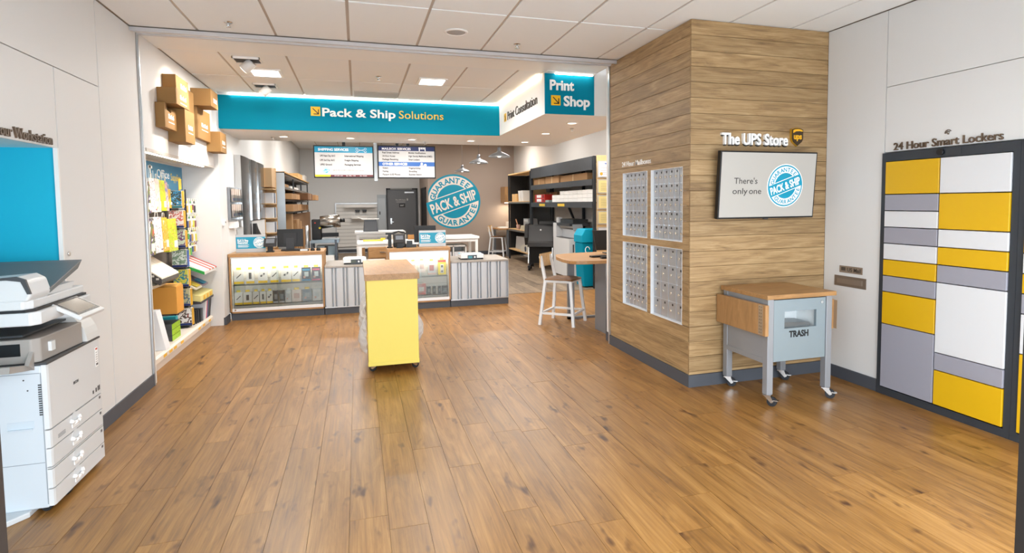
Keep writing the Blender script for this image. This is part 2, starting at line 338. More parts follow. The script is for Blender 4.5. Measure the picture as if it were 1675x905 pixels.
# ---- timber clad pier: core + every board
pier = struct(G().box(XC + .072, 4.7, YC + .018, 5.83, 0, ZC).o('wall_pier', mat('#4a3320', .8)))
gm_front = G().box(0, XR - XC - .001, 0, .018, 0, .1285).mesh(M_clad); 
zs = [.105] + [.132 + .1298 * k for k in range(23)] + [ZC]
PX, PY, PZ = pier.location
def board(x0, x1, y0, y1, z0, z1, m): G().box(x0, x1, y0, y1, z0 + .0012, z1 - .0012).o('plank', m, pier, bev=.0015, seg=1)
WIN = [(4.977, 5.512, 1.245, 1.9), (4.348, 4.908, 1.245, 1.9), (4.977, 5.512, .52, 1.183), (4.348, 4.908, .517, 1.183)]
for a, b in zip(zs[:-1], zs[1:]):
    if b - a < .01: continue
    board(XC, XR, YC, YC + .018, a, b, M_clad)
    segs = [(YC + .018, YG)]; cuts = []
    for (y0, y1, z0, z1) in WIN:
        if a < z1 - .001 and b > z0 + .001: cuts.append((y0, y1, z0, z1))
    if not cuts: board(XC, XC + .018, YC + .018, YG, a, b, M_clady)
    else:
        # split the board around the mailbox openings
        lo = max([c[2] for c in cuts]); hi = min([c[3] for c in cuts])
        zl = sorted({a, b, *[min(max(c[2], a), b) for c in cuts], *[min(max(c[3], a), b) for c in cuts]})
        for p, q in zip(zl[:-1], zl[1:]):
            if q - p < .006: continue
            y = YC + .018
            for c in sorted([c for c in cuts if c[2] < (p + q) / 2 < c[3]]) + [(YG, YG, 0, 0)]:
                if c[0] - y > .004: G().box(XC, XC + .018, y, c[0], p + (.0012 if p == a else 0), q - (.0012 if q == b else 0)).o('plank', M_clady, pier)
                y = c[1]
struct(G().box(XC - .012, XC + .02, YC + .02, YG, 0, .105).box(XC - .012, XR, YC - .012, YC + .02, 0, .105).o('baseboard_pier', M_base))
struct(G().box(2.722, 4.9, 5.86, 6.0, .105, 3.40).o('wall_pier_back', M_white)); struct(G().box(2.712, 2.75, 5.86, 6.01, 0, .105).o('baseboard_post', M_base))
# ---- right wall of the front room
wr = struct(G().box(XR + .02, 4.4, .8, YC + .02, 1.98, ZC).box(XR + .02, 4.4, 3.63, YC + .02, 0, 1.98).box(4.35, 4.45, .8, 3.64, 0, 1.98).o('wall_right', M_wallp))
for y0, y1, z0, z1 in ((3.624, YC, .105, ZC), (.94, 3.620, 2.505, ZC), (2.604, 3.620, 1.982, 2.501), (.94, 2.600, 1.982, 2.501)):
    G().box(XR, XR + .02, y0 + .001, y1 - .002, z0, z1 - .002).o('panel', M_wall, wr)
struct(G().box(XR - .012, XR + .02, 3.634, YC - .012, 0, .105).o('baseboard_right', M_base))
# ---- ceilings
cf = struct(G().box(-3.2, 4.5, .8, 5.655, ZC + .012, ZC + .05).o('ceiling', M_grid))
gt = G().box(0, 1, 0, 1, 0, .012).mesh(M_tile); gt.name = 'ceiling_tile'
def tiles(parent, xs, ys, z, m=gt, gap=.024):
    for x0, x1 in zip(xs[:-1], xs[1:]):
        for y0, y1 in zip(ys[:-1], ys[1:]):
            if x1 - x0 < .05: continue
            o = bpy.data.objects.new('ceiling_tile', m); COL.objects.link(o); o.parent = parent
            o.location = (x0 + gap / 2 - parent.location[0], y0 + gap / 2 - parent.location[1], z - parent.location[2] + .003); o.scale = (x1 - x0 - gap, y1 - y0 - gap, 1)
XS = [XL, -1.275, -.653, -.035, .585, 1.212, 1.835, 2.46, 3.07, 3.70, XR]
tiles(cf, XS, [.93, 2.14, 3.355, 4.57, 5.655], ZC)
cm_ = struct(G().box(-2.3, 2.75, 5.655, 8.66, ZC + .012, ZC + .05).o('ceiling_middle', M_grid))
G().box(XL, 2.72, 5.835, 6.37, ZC, ZC + .012).o('plaster_band', M_white, cm_)
tiles(cm_, [XL, -1.275, -.653, -.035, .585, 1.212, 1.80, 2.11], [6.37, 7.49, 8.64], ZC)
G().box(2.12, 2.72, 6.27, 6.40, ZC - .01, ZC + .012).o('plaster_band', M_white, cm_)
so = struct(G().prism([(-1.745, 8.64), (2.12, 8.64), (2.12, 6.40), (3.41, 6.40), (3.41, 10.05), (-1.745, 10.05)], 2, 2.635, 3.40).o('ceiling_soffit', M_soffit))
cb = struct(G().box(-1.95, 4.95, 5.9, 20.1, 3.412, 3.46).o('ceiling_back', M_grid))
tiles(cb, [-1.745 + .62 * i for i in range(11)], [10.06 + 1.22 * i for i in range(9)], 3.40)
# ---- back rooms
struct(G().box(4.77, 4.9, 6.0, 17.6, 0, 3.42).o('wall_back_right', mat('#d2cdc8', .75)))
struct(G().box(2.064, 4.77, 17.55, 17.7, 0, 3.42).box(2.064, 2.2, 17.7, 20, 0, 3.42).o('wall_back_taupe', M_pink))
struct(G().box(-1.95, 2.064, 20.0, 20.15, 0, 3.42).o('wall_back', M_grey_wall))
struct(G().box(2.06, 4.77, 17.535, 17.552, 0, .11).o('baseboard_taupe', M_base)); struct(G().box(-1.745, .93, 19.985, 20, 0, .11).o('baseboard_back', M_base))
# exit door in the back wall
d1 = struct(G().box(.94, .985, 19.95, 20, 0, 2.14).box(1.985, 1.925, 19.95, 20, 0, 2.14).box(.94, 1.985, 19.95, 20, 2.08, 2.14).o('door_1', mat('#44474b', .5)))
G().box(.99, 1.92, 19.965, 19.99, .01, 2.075).o('door_leaf', mat('#74777c', .45), d1)
G().box(1.06, 1.11, 19.93, 19.965, .93, 1.12).bar((1.085, 19.92, 1.0), (1.17, 19.92, 1.0), .02).o('handle', M_chrome, d1)
G().box(1.55, 1.86, 19.93, 19.965, 1.97, 2.02).o('door_closer', M_alu, d1); G().box(1.08, 1.80, 19.94, 19.95, 2.10, 2.13).o('notice_strip', mat('#b9bab8', .5), d1)
g = G(); g.M = frame('S', (0, 19.96, 0)); gtext(g, 'The UPS Store', .34, .05, 1.24, 1.72, m=0); g.box(1.27, 1.57, 1.668, 1.682, 0, .002); g.box(1.62, 1.66, 1.72, 1.79, 0, .003); g.o('door_lettering', mat('#d5d5d2', .5), d1)
g = G(); g.M = frame('S', (0, 19.962, 0)); g.box(1.36, 1.56, 1.49, 1.62, 0, .006, 0); gtext(g, 'EXIT', .12, .05, 1.40, 1.53, .008, m=1); g.o('exit_plate', [M_black, M_wht], d1)
d2 = struct(G().box(2.035, 2.064, 18.05, 18.12, 0, 2.12).box(2.035, 2.064, 19.3, 19.37, 0, 2.12).box(2.035, 2.064, 18.05, 19.37, 2.06, 2.12).o('door_2', mat('#1c1b1b', .5)))
G().box(2.05, 2.064, 18.12, 19.3, .01, 2.06).o('door_leaf', mat('#26211d', .5), d2)
# storefront doorway posts at the camera's sides
struct(G().box(-.56, -.467, .90, .93, 0, 2.16).o('door_frame_left', mat('#2a2422', .5))); struct(G().box(1.491, 1.56, .90, .93, 0, 2.16).o('door_frame_right', mat('#1a1716', .5)))
# storefront: opaque header and end piers around the glazing, pavement outside
struct(G().box(-3.3, 4.9, .80, .93, 2.16, 3.46).box(-3.3, -1.95, .80, .93, 0, 2.16).box(4.4, 4.9, .80, .93, 0, 2.16).o('wall_front', M_wallp))
struct(G().box(-14, 16, -12, .80, -.14, -.02).o('ground_outside', mat('#e2e4e6', .8, bump=.2, bscale=30)))
# ================================================================== FRONT ROOM
# ---- parcel lockers on the right wall
LC = {'y': M_yellow, 'g': mat('#9c9ca8', .4, name='grey_locker'), 'w': mat('#dcdee2', .35, name='white_locker')}
M_lock = mat('#3b4047', .45, .2, name='locker_frame')
def locker(label, y_hi, y_lo, cols, camera_on):
    t = thing('locker_bank', label, 'lockers', (4.2, (y_hi + y_lo) / 2, 0), group='parcel locker banks')
    xf = 4.088
    g = G().box(xf, 4.34, y_lo, y_hi, 0, .058).box(xf, 4.34, y_lo, y_hi, 1.905, 1.972).box(xf, 4.34, y_hi - .04, y_hi, .058, 1.905).box(xf, 4.34, y_lo, y_lo + .042, .058, 1.905).box(4.30, 4.34, y_lo, y_hi, .058, 1.905)
    mid = cols[0][1][1]
    if len(cols) > 1: g.box(xf + .012, 4.30, mid - .003, mid + .003, .058, 1.905)
    g.o('frame', M_lock, t)
    for seq, (a, b) in cols:
        z = 1.902
        for ch in seq:
            n = int(ch[1:]); h = .1312 * n
            G().box(xf - .012, xf + .25, b + .004, a - .004, z - h + .004, z - .003).o('locker_door', LC[ch[0]], t, bev=.002, seg=1); z -= h
    if camera_on: 
        c = G().cyl((xf - .02, 3.136, 1.943), (xf, 3.136, 1.943), .024).o('camera', M_black, t)
        G().box(xf - .004, xf, 2.99, 3.10, 1.915, 1.962).o('reader_panel', M_char, t)
    return t
locker('yellow, grey and white parcel locker bank with two door columns', 3.627, 2.609,
       [(['y2', 'g1', 'w1', 'g1', 'w1', 'y1', 'g1', 'y2', 'g4'], (3.587, 3.136)), (['w2', 'y2', 'w1', 'y1', 'g1', 'w4', 'g1', 'y2'], (3.134, 2.652))], True)
locker('partly visible parcel locker bank cut off by the right edge', 2.607, 1.589,
       [(['g2', 'w1', 'g1', 'y1', 'w1', 'y1', 'g1', 'w2', 'y4'], (2.567, 2.10)), (['w2', 'y2', 'w1', 'y1', 'g1', 'w4', 'g1', 'y2'], (2.098, 1.63))], False)
# ---- wall lettering
def words_of(face, p, s, wd, h, depth, bold, material, parent, name='word'):
    """one part per word, spaced as the whole line would be"""
    ext = lambda q: (min(v[0] for v in textgeo(q, bold, 0)[0]), max(v[0] for v in textgeo(q, bold, 0)[0]))
    f0, f1 = ext(s); k = wd / (f1 - f0); pre = ''
    for w_ in s.split(' '):
        pre = (pre + ' ' + w_) if pre else w_
        e0, e1 = ext(w_); x1 = (ext(pre)[1] - f0) * k; ww = (e1 - e0) * k
        g = G(); g.M = frame(face, p); gtext(g, w_, ww, h, x1 - ww, 0, 0, depth, bold); g.o(name, material, parent)
def lettering(name, label, face, p, items, mats, group=None):
    """items: (text, width, cap height, x, y, depth, mat index, bold)"""
    t = thing(name, label, 'lettering', p, group=group)
    for (s, wd, h, x, y, dp, mi, bo) in items: words_of(face, p, s, wd, h, dp, bo, mats[mi], t)
    return t
lettering('wall_lettering', 'bronze raised lettering above the parcel lockers', 'W', (XR, 3.535, 1.99), [('24 Hour Smart Lockers', .81, .060, 0, 0, .012, 0, .006)], [M_bronze])
g = G(); g.M = frame('W', (XR, 3.10, 2.075)); g.m = 0
for r in (.012, .024): g.add([], []); [g.bar((r * math.cos(a), r * math.sin(a), .003), (r * math.cos(a + .6), r * math.sin(a + .6), .003), .006, .006) for a in (0.6, 1.1, 1.6, 2.1, 2.6)]
g.cyl((0, -.004, 0), (0, -.004, .006), .006)
tag(g.o('signal_symbol', M_bronze), 'small bronze signal symbol over the locker lettering', 'symbol')
lettering('wall_lettering', 'bronze raised lettering over the teal alcove', 'E', (XL, 3.548, 1.984), [('24 Hour Workstation', .70, .062, 0, 0, .012, 0, .006)], [M_bronze])
lettering('wall_lettering', 'small white lettering on timber above the mailboxes', 'W', (XC, 5.525, 1.968), [('24 Hour Mailboxes', .62, .052, 0, 0, .004, 0, .004)], [M_wht])
t = thing('wall_lettering', 'white raised store name with shield emblem on the timber pier', 'lettering', (3.4, YC, 2.08))
g = G(); g.M = frame('S', (2.975, YC, 2.085)); words_of('S', (2.975, YC, 2.085), 'The UPS Store', .68, .098, .03, .02, M_wht, t, 'store_name_word')
words_of('S', (2.982, YC, 2.076), 'The UPS Store', .68, .098, .012, .03, mat('#2c2a28', .5), t, 'letter_backing')  # bolder dark copy of the letters, shifted right and down
def shield(k): return [(-.058 * k, .062 * k), (-.03 * k, .072 * k), (0, .075 * k), (.03 * k, .072 * k), (.058 * k, .062 * k), (.058 * k, -.02 * k), (.045 * k, -.046 * k), (0, -.08 * k), (-.045 * k, -.046 * k), (-.058 * k, -.02 * k)]
sh = G(); sh.M = frame('S', (3.757, YC, 2.165)); sh.prism(shield(1), 2, 0, .03); sh = sh.o('shield', mat('#3b2a18', .4), t)
g = G(); g.M = frame('S', (3.757, YC - .03, 2.165)); g.prism([(-.05, .055), (-.05, .03), (-.02, .045), (.02, .048), (.05, .044), (.05, .055), (.03, .063), (0, .066), (-.03, .063)], 2, 0, .003)
gtext(g, 'ups', .085, .052, -.043, -.022, 0, .003, .03); g.o('shield_marking', mat('#f0b41c', .35), sh)
for n_, pts in (('shield_edge', shield(1.06)),):
    g = G(); g.M = frame('S', (3.757, YC, 2.165)); g.prism(pts, 2, 0, .022); g.o(n_, mat('#c9982c', .35, .3), sh)
# ---- wall screen
t = thing('wall_screen', 'tilted wall screen with grey slide and round teal stamp', 'screen', (3.40, YC, 1.73))
tl = math.radians(0)
fr = ((.9996, .0, 0), (0, .09, .996), (0, -.996, .09))
def SF(x, y, z): return None
scM = frame(((1, .0, .0), (.0, -.075, .9972), (0, -.9972, -.075)), (3.403, 4.135, 1.733))
W2, H2 = .497, .288
def sg(): g = G(); g.M = scM; return g
sg().box(-W2, W2, -H2, H2, -.045, 0).o('housing', M_black, t, bev=.004)
sg().box(-W2 + .012, W2 - .012, -H2 + .014, H2 - .012, 0, .0015).o('display', mat('#a8a5a0', .4, emit=.26, name='lit_slide'), t)
for s_, w_, x_, y_ in (("There's", .235, -.355, .012), ('only', .15, -.365, -.075), ('one', .125, -.2, -.075)): g = sg(); gtext(g, s_, w_, .052, x_, y_, .003, bold=.004, m=0); g.o('slide_text', mat('#3c3a38', .4), t)
g = sg(); g.M = scM @ Matrix.Translation((.17, -.005, .003)); disc(g, .188, -.0008, 1); seal(g, .18, 0, 0, 1, d=.0006); g.o('slide_stamp', [mat('#0e8fb0', .4, emit=.12), mat('#f4f4f4', .4, emit=.25)], t)
sg().box(-.02, .02, -H2 - .008, -H2, -.03, -.004).o('badge', M_char, t)
G().box(3.25, 3.55, 4.16, YC, 1.6, 1.9).o('wall_bracket', M_black, t)
# ---- mailboxes in the pier
M_mb = mat('#b4b7bc', .35, .5, name='mailbox_aluminium'); M_mbf = mat('#d6dbe2', .3, .6, name='mailbox_frame'); M_brass = mat('#f0e6d4', .25, .5)
mbname = ['upper mailbox panel farther from the corner', 'upper mailbox panel next to the pier corner', 'lower mailbox panel farther from the corner', 'lower mailbox panel next to the corner with larger doors']
for k, (y0, y1, z0, z1) in enumerate(WIN):
    nr, nc = (4, 4) if k == 3 else (5, 6)
    t = thing('mailbox_panel', 'aluminium ' + mbname[k], 'mailboxes', (XC, (y0 + y1) / 2, z0), group='mailbox panels in the pier')
    G().box(XC - .002, XC + .040, y1 - .006, y1 - .0005, z0 + .0005, z1 - .0005).box(XC - .002, XC + .040, y0 + .0005, y0 + .004, z0 + .0005, z1 - .0005).box(XC - .002, XC + .040, y0 + .004, y1 - .006, z0 + .0005, z0 + .006).box(XC - .002, XC + .040, y0 + .004, y1 - .006, z1 - .005, z1 - .0005).o('rim', mat('#f2f5fa', .35), t)
    G().box(XC + .034, XC + .040, y0 + .002, y1 - .002, z0 + .002, z1 - .002).o('back_frame', M_mbf, t)
    a0, a1, b0, b1 = y0 + .006, y1 - .009, z0 + .009, z1 - .008; dy = (a1 - a0) / nc; dz = (b1 - b0) / nr
    dm = G().box(-.005, 0, -dy / 2 + .006, dy / 2 - .006, -dz / 2 + .004, dz / 2 - .004).mesh(M_mb); lm = G().cyl((-.014, 0, 0), (-.005, 0, 0), .0105, n=10).mesh(M_brass); nm = G().box(-.0065, -.005, -.010, .010, -.010, .010).mesh(M_black); fm = G().box(-.008, .0, -.002, .002, -dz / 2, dz / 2).mesh(M_mbf)
    for i in range(nc):
        for r_ in range(nr):
            o = bpy.data.objects.new('mailbox_door', dm); COL.objects.link(o); o.parent = t; o.location = (.034, a0 + dy * (i + .5) - (y0 + y1) / 2, b0 + dz * (r_ + .5) - z0)
            l_ = bpy.data.objects.new('lock', lm); COL.objects.link(l_); l_.parent = o; l_.location = (0, dy * .12, -dz * .02)
            l_ = bpy.data.objects.new('number_plate', nm); COL.objects.link(l_); l_.parent = o; l_.location = (0, -dy * .06, dz * .32)
        o = bpy.data.objects.new('divider', fm); COL.objects.link(o); o.parent = t
        o.location = (.034, a0 + dy * i - (y0 + y1) / 2 + .001, 0); o.scale = (1, 1, nr)
        o.location.z = (b0 + b1) / 2 - z0
# ---- mail slot and plate on the right wall
t = tag(G().box(XR - .006, XR, 3.765, 4.098, .835, .927).o('mail_slot', mat('#8d7f72', .4, .5)), 'bronze mail slot plate with long flap on the right wall', 'mail slot')
G().box(XR - .012, XR - .006, 3.80, 4.065, .86, .905).o('flap', mat('#9a8c80', .35, .5), t)
t = tag(G().box(XR - .005, XR, 3.805, 4.045, .957, 1.017).o('mail_plate', mat('#96887b', .4, .4)), 'small engraved bronze plate above the mail slot', 'sign')
g = G(); g.M = frame('W', (XR - .005, 4.045, .957)); gtext(g, 'US Mail', .14, .034, .085, .014, 0, .002, .01); g.box(.02, .065, .018, .048, 0, .002); g.o('plate_lettering', mat('#4e453e', .5), t)
# ---- rolling trash cart
def caster(parent, x, y, ang, r=.037, base=.0, top=.09, name='caster'):
    g = G(); g.M = Matrix.Translation((x, y, base)) @ Matrix.Rotation(ang, 4, 'Z')
    g.box(-.03, .03, -.03, .03, top - base - .006, top - base, 0)
    for s_ in (-1, 1): g.prism([(-.025, top - base - .006), (.025, top - base - .006), (.05, r), (.03, r - .01)], 1, s_ * .02, s_ * .016, 0)
    g.box(.045, .085, -.014, .014, r + .008, r + .016)
    g.cyl((.035, -.021, r), (.035, .021, r), .008)
    c = g.o(name, M_chrome, parent)
    g = G(); g.M = Matrix.Translation((x, y, base)) @ Matrix.Rotation(ang, 4, 'Z'); g.cyl((.035, -.013, r), (.035, .013, r), r, n=18); g.o('wheel', M_rubber, c)
    return c
t = thing('trash_cart', 'grey rolling trash cart with oak top and folded side leaves', 'trash cart', (3.32, 3.9, 0))
x0, x1, y0, y1 = 2.995, 3.61, 3.625, 4.185
G().box(x0 - .015, x1 + .03, y0 - .012, y1 + .018, .838, .872).o('top', M_oak, t, bev=.002)
for (lx, ly) in ((x0, y0), (x1 - .055, y0), (x0, y1 - .055), (x1 - .055, y1 - .055)): G().box(lx, lx + .055, ly, ly + .055, .09, .838).o('leg', M_greym, t, bev=.003)
for (lx, ly, an) in ((x0 + .027, y0 + .027, -.9), (x1 - .027, y0 + .027, -.7), (x0 + .027, y1 - .027, -.6), (x1 - .027, y1 - .027, -.75)): caster(t, lx, ly, an)
G().box(x0 + .004, x0 + .03, y0 + .055, y1 - .055, .36, .838).o('side_panel', M_greym, t); G().box(x1 - .03, x1 - .004, y0 + .055, y1 - .055, .36, .838).o('side_panel', M_greym, t)
G().box(x0, x0 + .04, y0 + .055, y1 - .055, .33, .37).o('rail', M_greym, t); G().box(x1 - .04, x1, y0 + .055, y1 - .055, .33, .37).o('rail', M_greym, t); G().box(x0 + .03, x1 - .03, y1 - .03, y1 - .01, .36, .838).o('back_panel', M_greym, t)
G().box(x0 + .03, x1 - .03, y0 + .04, y1 - .03, .34, .36).o('floor_panel', M_greym, t)
fx0, fx1, fz0, fz1 = x0 + .06, x1 - .06, .345, .828
M_tr = mat('#8d9ba3', .4, .25, name='trash_door_paint')
g = G(); wx0, wx1, wz0, wz1 = fx0 + .10, fx1 - .09, .60, .735
g.box(fx0, wx0, y0 + .006, y0 + .03, fz0, fz1).box(wx1, fx1, y0 + .006, y0 + .03, fz0, fz1).box(wx0, wx1, y0 + .006, y0 + .03, fz0, wz0).box(wx0, wx1, y0 + .006, y0 + .03, wz1, fz1)
dr = g.o('door', M_tr, t)
G().cyl((fx1 - .04, y0, .79), (fx1 - .04, y0 + .006, .79), .012).o('lock', M_chrome, dr)
g = G(); g.M = frame('S', (fx0 + .145, y0 + .006, .53)); gtext(g, 'TRASH', .185, .05, 0, 0, 0, .002, .035); g.o('door_lettering', mat('#15171a', .5), dr)
G().box(wx0 - .03, wx1 + .03, y0 + .25, y0 + .26, wz0 - .06, wz1 + .04).box(wx0 - .03, wx0 - .025, y0 + .03, y0 + .25, wz0 - .06, wz1 + .04).box(wx1 + .025, wx1 + .03, y0 + .03, y0 + .25, wz0 - .06, wz1 + .04).box(wx0 - .03, wx1 + .03, y0 + .03, y0 + .25, wz0 - .06, wz0 - .055).box(wx0 - .03, wx1 + .03, y0 + .03, y0 + .25, wz1 + .035, wz1 + .04).o('chute', mat('#eef3f5', .4), t)
G().prism([(wx0 + .0, wz0 + .0), (wx1 - .03, wz0 + .0), (wx1 - .04, wz0 + .03), (wx0 + .0, wz0 + .045)], 1, y0 + .034, y0 + .2).o('chute_flap', mat('#777c80', .3, .6), t)
for sx, nm in ((x0 - .032, 0), (x1 + .032, 1)):
    lf = G().box(sx - .016, sx + .016, y0 - .03 if nm == 0 else y0 + .03, y1 + .03, .56, .80).o('drop_leaf', M_oakz, t, bev=.002)
    G().box(sx - .018 if nm == 0 else sx + .016, sx - .016 if nm == 0 else sx + .018, y0 - .0, y0 + .05, .565, .795).o('hinge_strip', mat('#b9a994', .35, .6), lf)
    hd = G()
    for q in range(9): 
        for c_ in (0.015, .035): hd.box(sx - .0195, sx - .018, y0 + c_ - .003, y0 + c_ + .003, .58 + q * .025, .586 + q * .025)
    if nm == 0: hd.o('screw_row', mat('#5d5044', .5, .4), lf)
# ---- yellow gondola cart
t = thing('display_cart', 'yellow rolling display cart with oak top standing mid floor', 'cart', (.3, 6.25, 0))
bx0, bx1, by0, by1 = .062, .532, 5.545, 6.96
G().box(bx0, bx1, by0, by0 + .022, .075, .885).o('end_panel', mat('#ecd768', .42, name='yellow_cart_panel'), t, bev=.002); G().box(bx0, bx1, by1 - .022, by1, .075, .885).o('end_panel', mat('#ecd768', .42, name='yellow_cart_panel'), t, bev=.002)
G().box(bx0 - .003, bx1 + .003, by0 - .006, by0 + .03, .068, .105).o('kick_plate', mat('#ecd768', .42, name='yellow_cart_panel'), t)
G().box(bx0 - .018, bx1 + .018, by0 - .018, by1 + .012, .885, .942).o('top', M_oaky, t, bev=.002)
G().box((bx0 + bx1) / 2 - .02, (bx0 + bx1) / 2 + .02, by0 + .022, by1 - .022, .11, .885).o('spine', mat('#e9e5dc', .5), t); G().box(bx0, bx1, by0 + .03, by1 - .022, .075, .11).o('base_deck', mat('#e0b733', .45), t)
for (cx, cy, an) in ((bx0 + .07, by0 + .06, 2.6), (bx1 - .06, by0 + .06, .5), (bx0 + .07, by1 - .06, 2.6), (bx1 - .06, by1 - .06, .5)): caster(t, cx, cy, an, .032, 0, .07)
M_poly = mat('#eef0f2', .18, alpha=.72, name='clear_poly_wrap')
for i, (side, y, z0, z1, out, lb) in enumerate(((-1, 5.80, .17, .50, .10, 'crumpled clear plastic pouch on the left side of the cart, nearest'), (-1, 6.15, .26, .58, .09, 'crumpled clear plastic pouch on the left side of the cart, middle'), (-1, 6.5, .30, .64, .08, 'crumpled clear plastic pouch on the left side of the cart, farthest'), (1, 5.95, .21, .50, .10, 'clear plastic pouch on the right side of the cart'))):
    xb = bx0 - .002 if side < 0 else bx1 + .002; g = G(); n, mrow = 8, 10; vs = []
    for a in range(mrow + 1):
        for b in range(n + 1):
            u, v = b / n, a / mrow; bul = math.sin(PI * u) * (math.sin(PI * v) * .5 + .5 * (1 - v))
            vs.append((xb + side * (.004 + out * bul + .012 * random.random()), y - .16 + .32 * u, z0 + (z1 - z0) * v))
    g.add(vs, [(a * (n + 1) + b, a * (n + 1) + b + 1, (a + 1) * (n + 1) + b + 1, (a + 1) * (n + 1) + b) for a in range(mrow) for b in range(n)])
    vs2 = [(xb + side * .001, p[1], p[2]) for p in vs]; g.add(vs2, [(a * (n + 1) + b, (a + 1) * (n + 1) + b, (a + 1) * (n + 1) + b + 1, a * (n + 1) + b + 1) for a in range(mrow) for b in range(n)])
    tag(g.o('plastic_pouch', M_poly), lb, 'pouch', 'plastic pouches hung on the yellow cart')
# ---- multifunction copier at the left edge
t = thing('copier', 'white office copier with four paper drawers by the teal alcove', 'copier', (-1.9, 3.83, 0))
M_cw = mat('#d6d8da', .38, name='copier_white'); M_cg = mat('#9c9691', .45, name='copier_grey'); M_cd = mat('#4a4b4e', .4, name='copier_dark')
cx0, cx1, cy0, cy1 = -2.24, -1.56, 3.525, 4.16
G().box(cx0, cx1 - .025, cy0, cy1, .03, .785).o('body', mat('#ccd3db', .4, name='copier_side'), t, bev=.006)
for z0, z1 in ((.446, .79), (.345, .440), (.245, .341), (.235, .242), (.13, .231), (.035, .126)):
    p = G().prism([(cx1 - .025, cy0 + .004), (cx1 - .004, cy0 + .006), (cx1, cy0 + .02), (cx1, cy1 - .01), (cx1 - .006, cy1), (cx1 - .025, cy1)], 2, z0 + .001, z1 - .001).o('front_panel' if z1 > .7 else 'drawer', M_cw, t)
    if .05 < z1 - z0 < .15:
        zc = (z0 + z1) / 2 + .012
        G().cyl((cx1 - .001, 3.79, zc), (cx1 + .0015, 3.79, zc), .043, n=20).o('handle_recess', mat('#d2d5d8', .4), p)
        h_ = G(); h_.tube([(cx1 + .003, 3.738, zc + .006), (cx1 + .012, 3.755, zc - .008), (cx1 + .016, 3.79, zc - .014), (cx1 + .012, 3.825, zc - .008), (cx1 + .003, 3.842, zc + .006)], .010, 8); h_.box(cx1, cx1 + .004, 3.755, 3.825, zc - .04, zc - .018); h_.o('handle', mat('#f6f6f6', .3), p)
        G().box(cx1, cx1 + .001, 4.11, 4.13, zc + .01, zc + .025).o('size_mark', M_cd, p)
g = G(); g.M = frame('E', (cx1 + .0005, 3.80, .60)); gtext(g, 'RICOH', .06, .016, 0, 0, 0, .001, .02); g.o('maker_name', M_cd, t)
g = G(); g.M = frame('E', (cx1 + .0005, 0, 0)); g.box(4.03, 4.045, .47, .49, 0, .001, 0); g.box(4.07, 4.085, .47, .495, 0, .001); g.box(4.10, 4.112, .47, .50, 0, .001); g.box(4.118, 4.13, .47, .50, 0, .001); g.box(4.09, 4.125, .62, .74, 0, .001, 1); g.box(4.095, 4.12, .725, .735, .001, .002, 2); g.box(4.095, 4.12, .63, .642, .001, .002, 0)
for q in range(5): g.box(4.095, 4.115, .65 + q * .014, .654 + q * .014, .001, .002, 3)
g.o('stickers', [M_cd, M_wht, mat('#c0392b', .5), mat('#9a9a9a', .5)], t)
g = G(); g.M = frame('E', (cx1 + .0005, 0, 0)); [g.box(3.60, 3.68, .37 + q * .008, .373 + q * .008, 0, .001) for q in range(3)]; g.o('fine_print', mat('#8a8d90', .5), t)
# side details
G().box(-1.74, -1.625, cy0 - .002, cy0 + .0, .455, .50).box(-1.735, -1.63, cy0 - .012, cy0 - .002, .455, .462).o('side_grip', mat('#c6d0da', .4), t); g = G()
for q in range(14): g.box(-1.60, -1.585, cy0 - .002, cy0, .525 + q * .012, .532 + q * .012)
g.o('vent', M_cd, t); G().box(-2.2, -1.59, cy0 - .0015, cy0, .272, .275).box(-2.2, -1.59, cy0 - .0015, cy0, .745, .748).box(-1.588, -1.585, cy0 - .0015, cy0, .05, .748).o('side_seam', mat('#8f979f', .5), t)
G().cyl((-1.66, cy0 - .001, .715), (-1.66, cy0, .715), .004).cyl((-1.645, cy0 - .001, .66), (-1.645, cy0, .66), .004).o('screw', M_cd, t)
G().box(cx0 + .02, cx1 + .004, cy0 - .002, cy1 + .001, .788, .798).o('gap_band', M_cd, t)
# output level
G().prism([(cx0 + .05, cy0), (cx1 - .06, cy0), (cx1 - .03, cy0 + .03), (cx1 - .015, cy1 - .18), (cx1 - .06, cy1 - .17), (cx0 + .05, cy1 - .17)], 2, .80, .925).o('output_unit', M_cg, t, bev=.006)
G().box(cx1 - .028, cx1 - .012, 3.62, 3.66, .84, .89).o('release_lever', M_cw, t)
G().box(-1.84, -1.665, cy0 - .004, cy0 + .05, .842, .905).o('exit_slot', M_black, t)
G().prism([(cy0 - .03, .80), (cy0 - .18, .83), (cy0 - .19, .80), (cy0 - .0, .765)], 0, -2.15, -1.625).prism([(cy0, .765), (cy0, .86), (cy0 - .05, .80)], 0, -1.63, -1.61).o('exit_tray', M_cg, t)
g = G(); a = [(math.cos(q * PI / 16), math.sin(q * PI / 16)) for q in range(9)]
g.prism([(cx1 - .20, .80)] + [(cx1 - .20 + .20 * c, .80 + .20 * s) for c, s in a], 1, cy1 - .16, cy1).o('corner_housing', mat('#dadad8', .38), t)
G().box(cx0 + .05, cx1 - .16, cy1 - .17, cy1, .80, 1.0).o('rear_column', M_cw, t)
G().box(cx0 + .03, cx1 - .10, cy0 + .02, cy1 - .06, .935, .945).o('inner_tray', mat('#3d3d3f', .35), t)
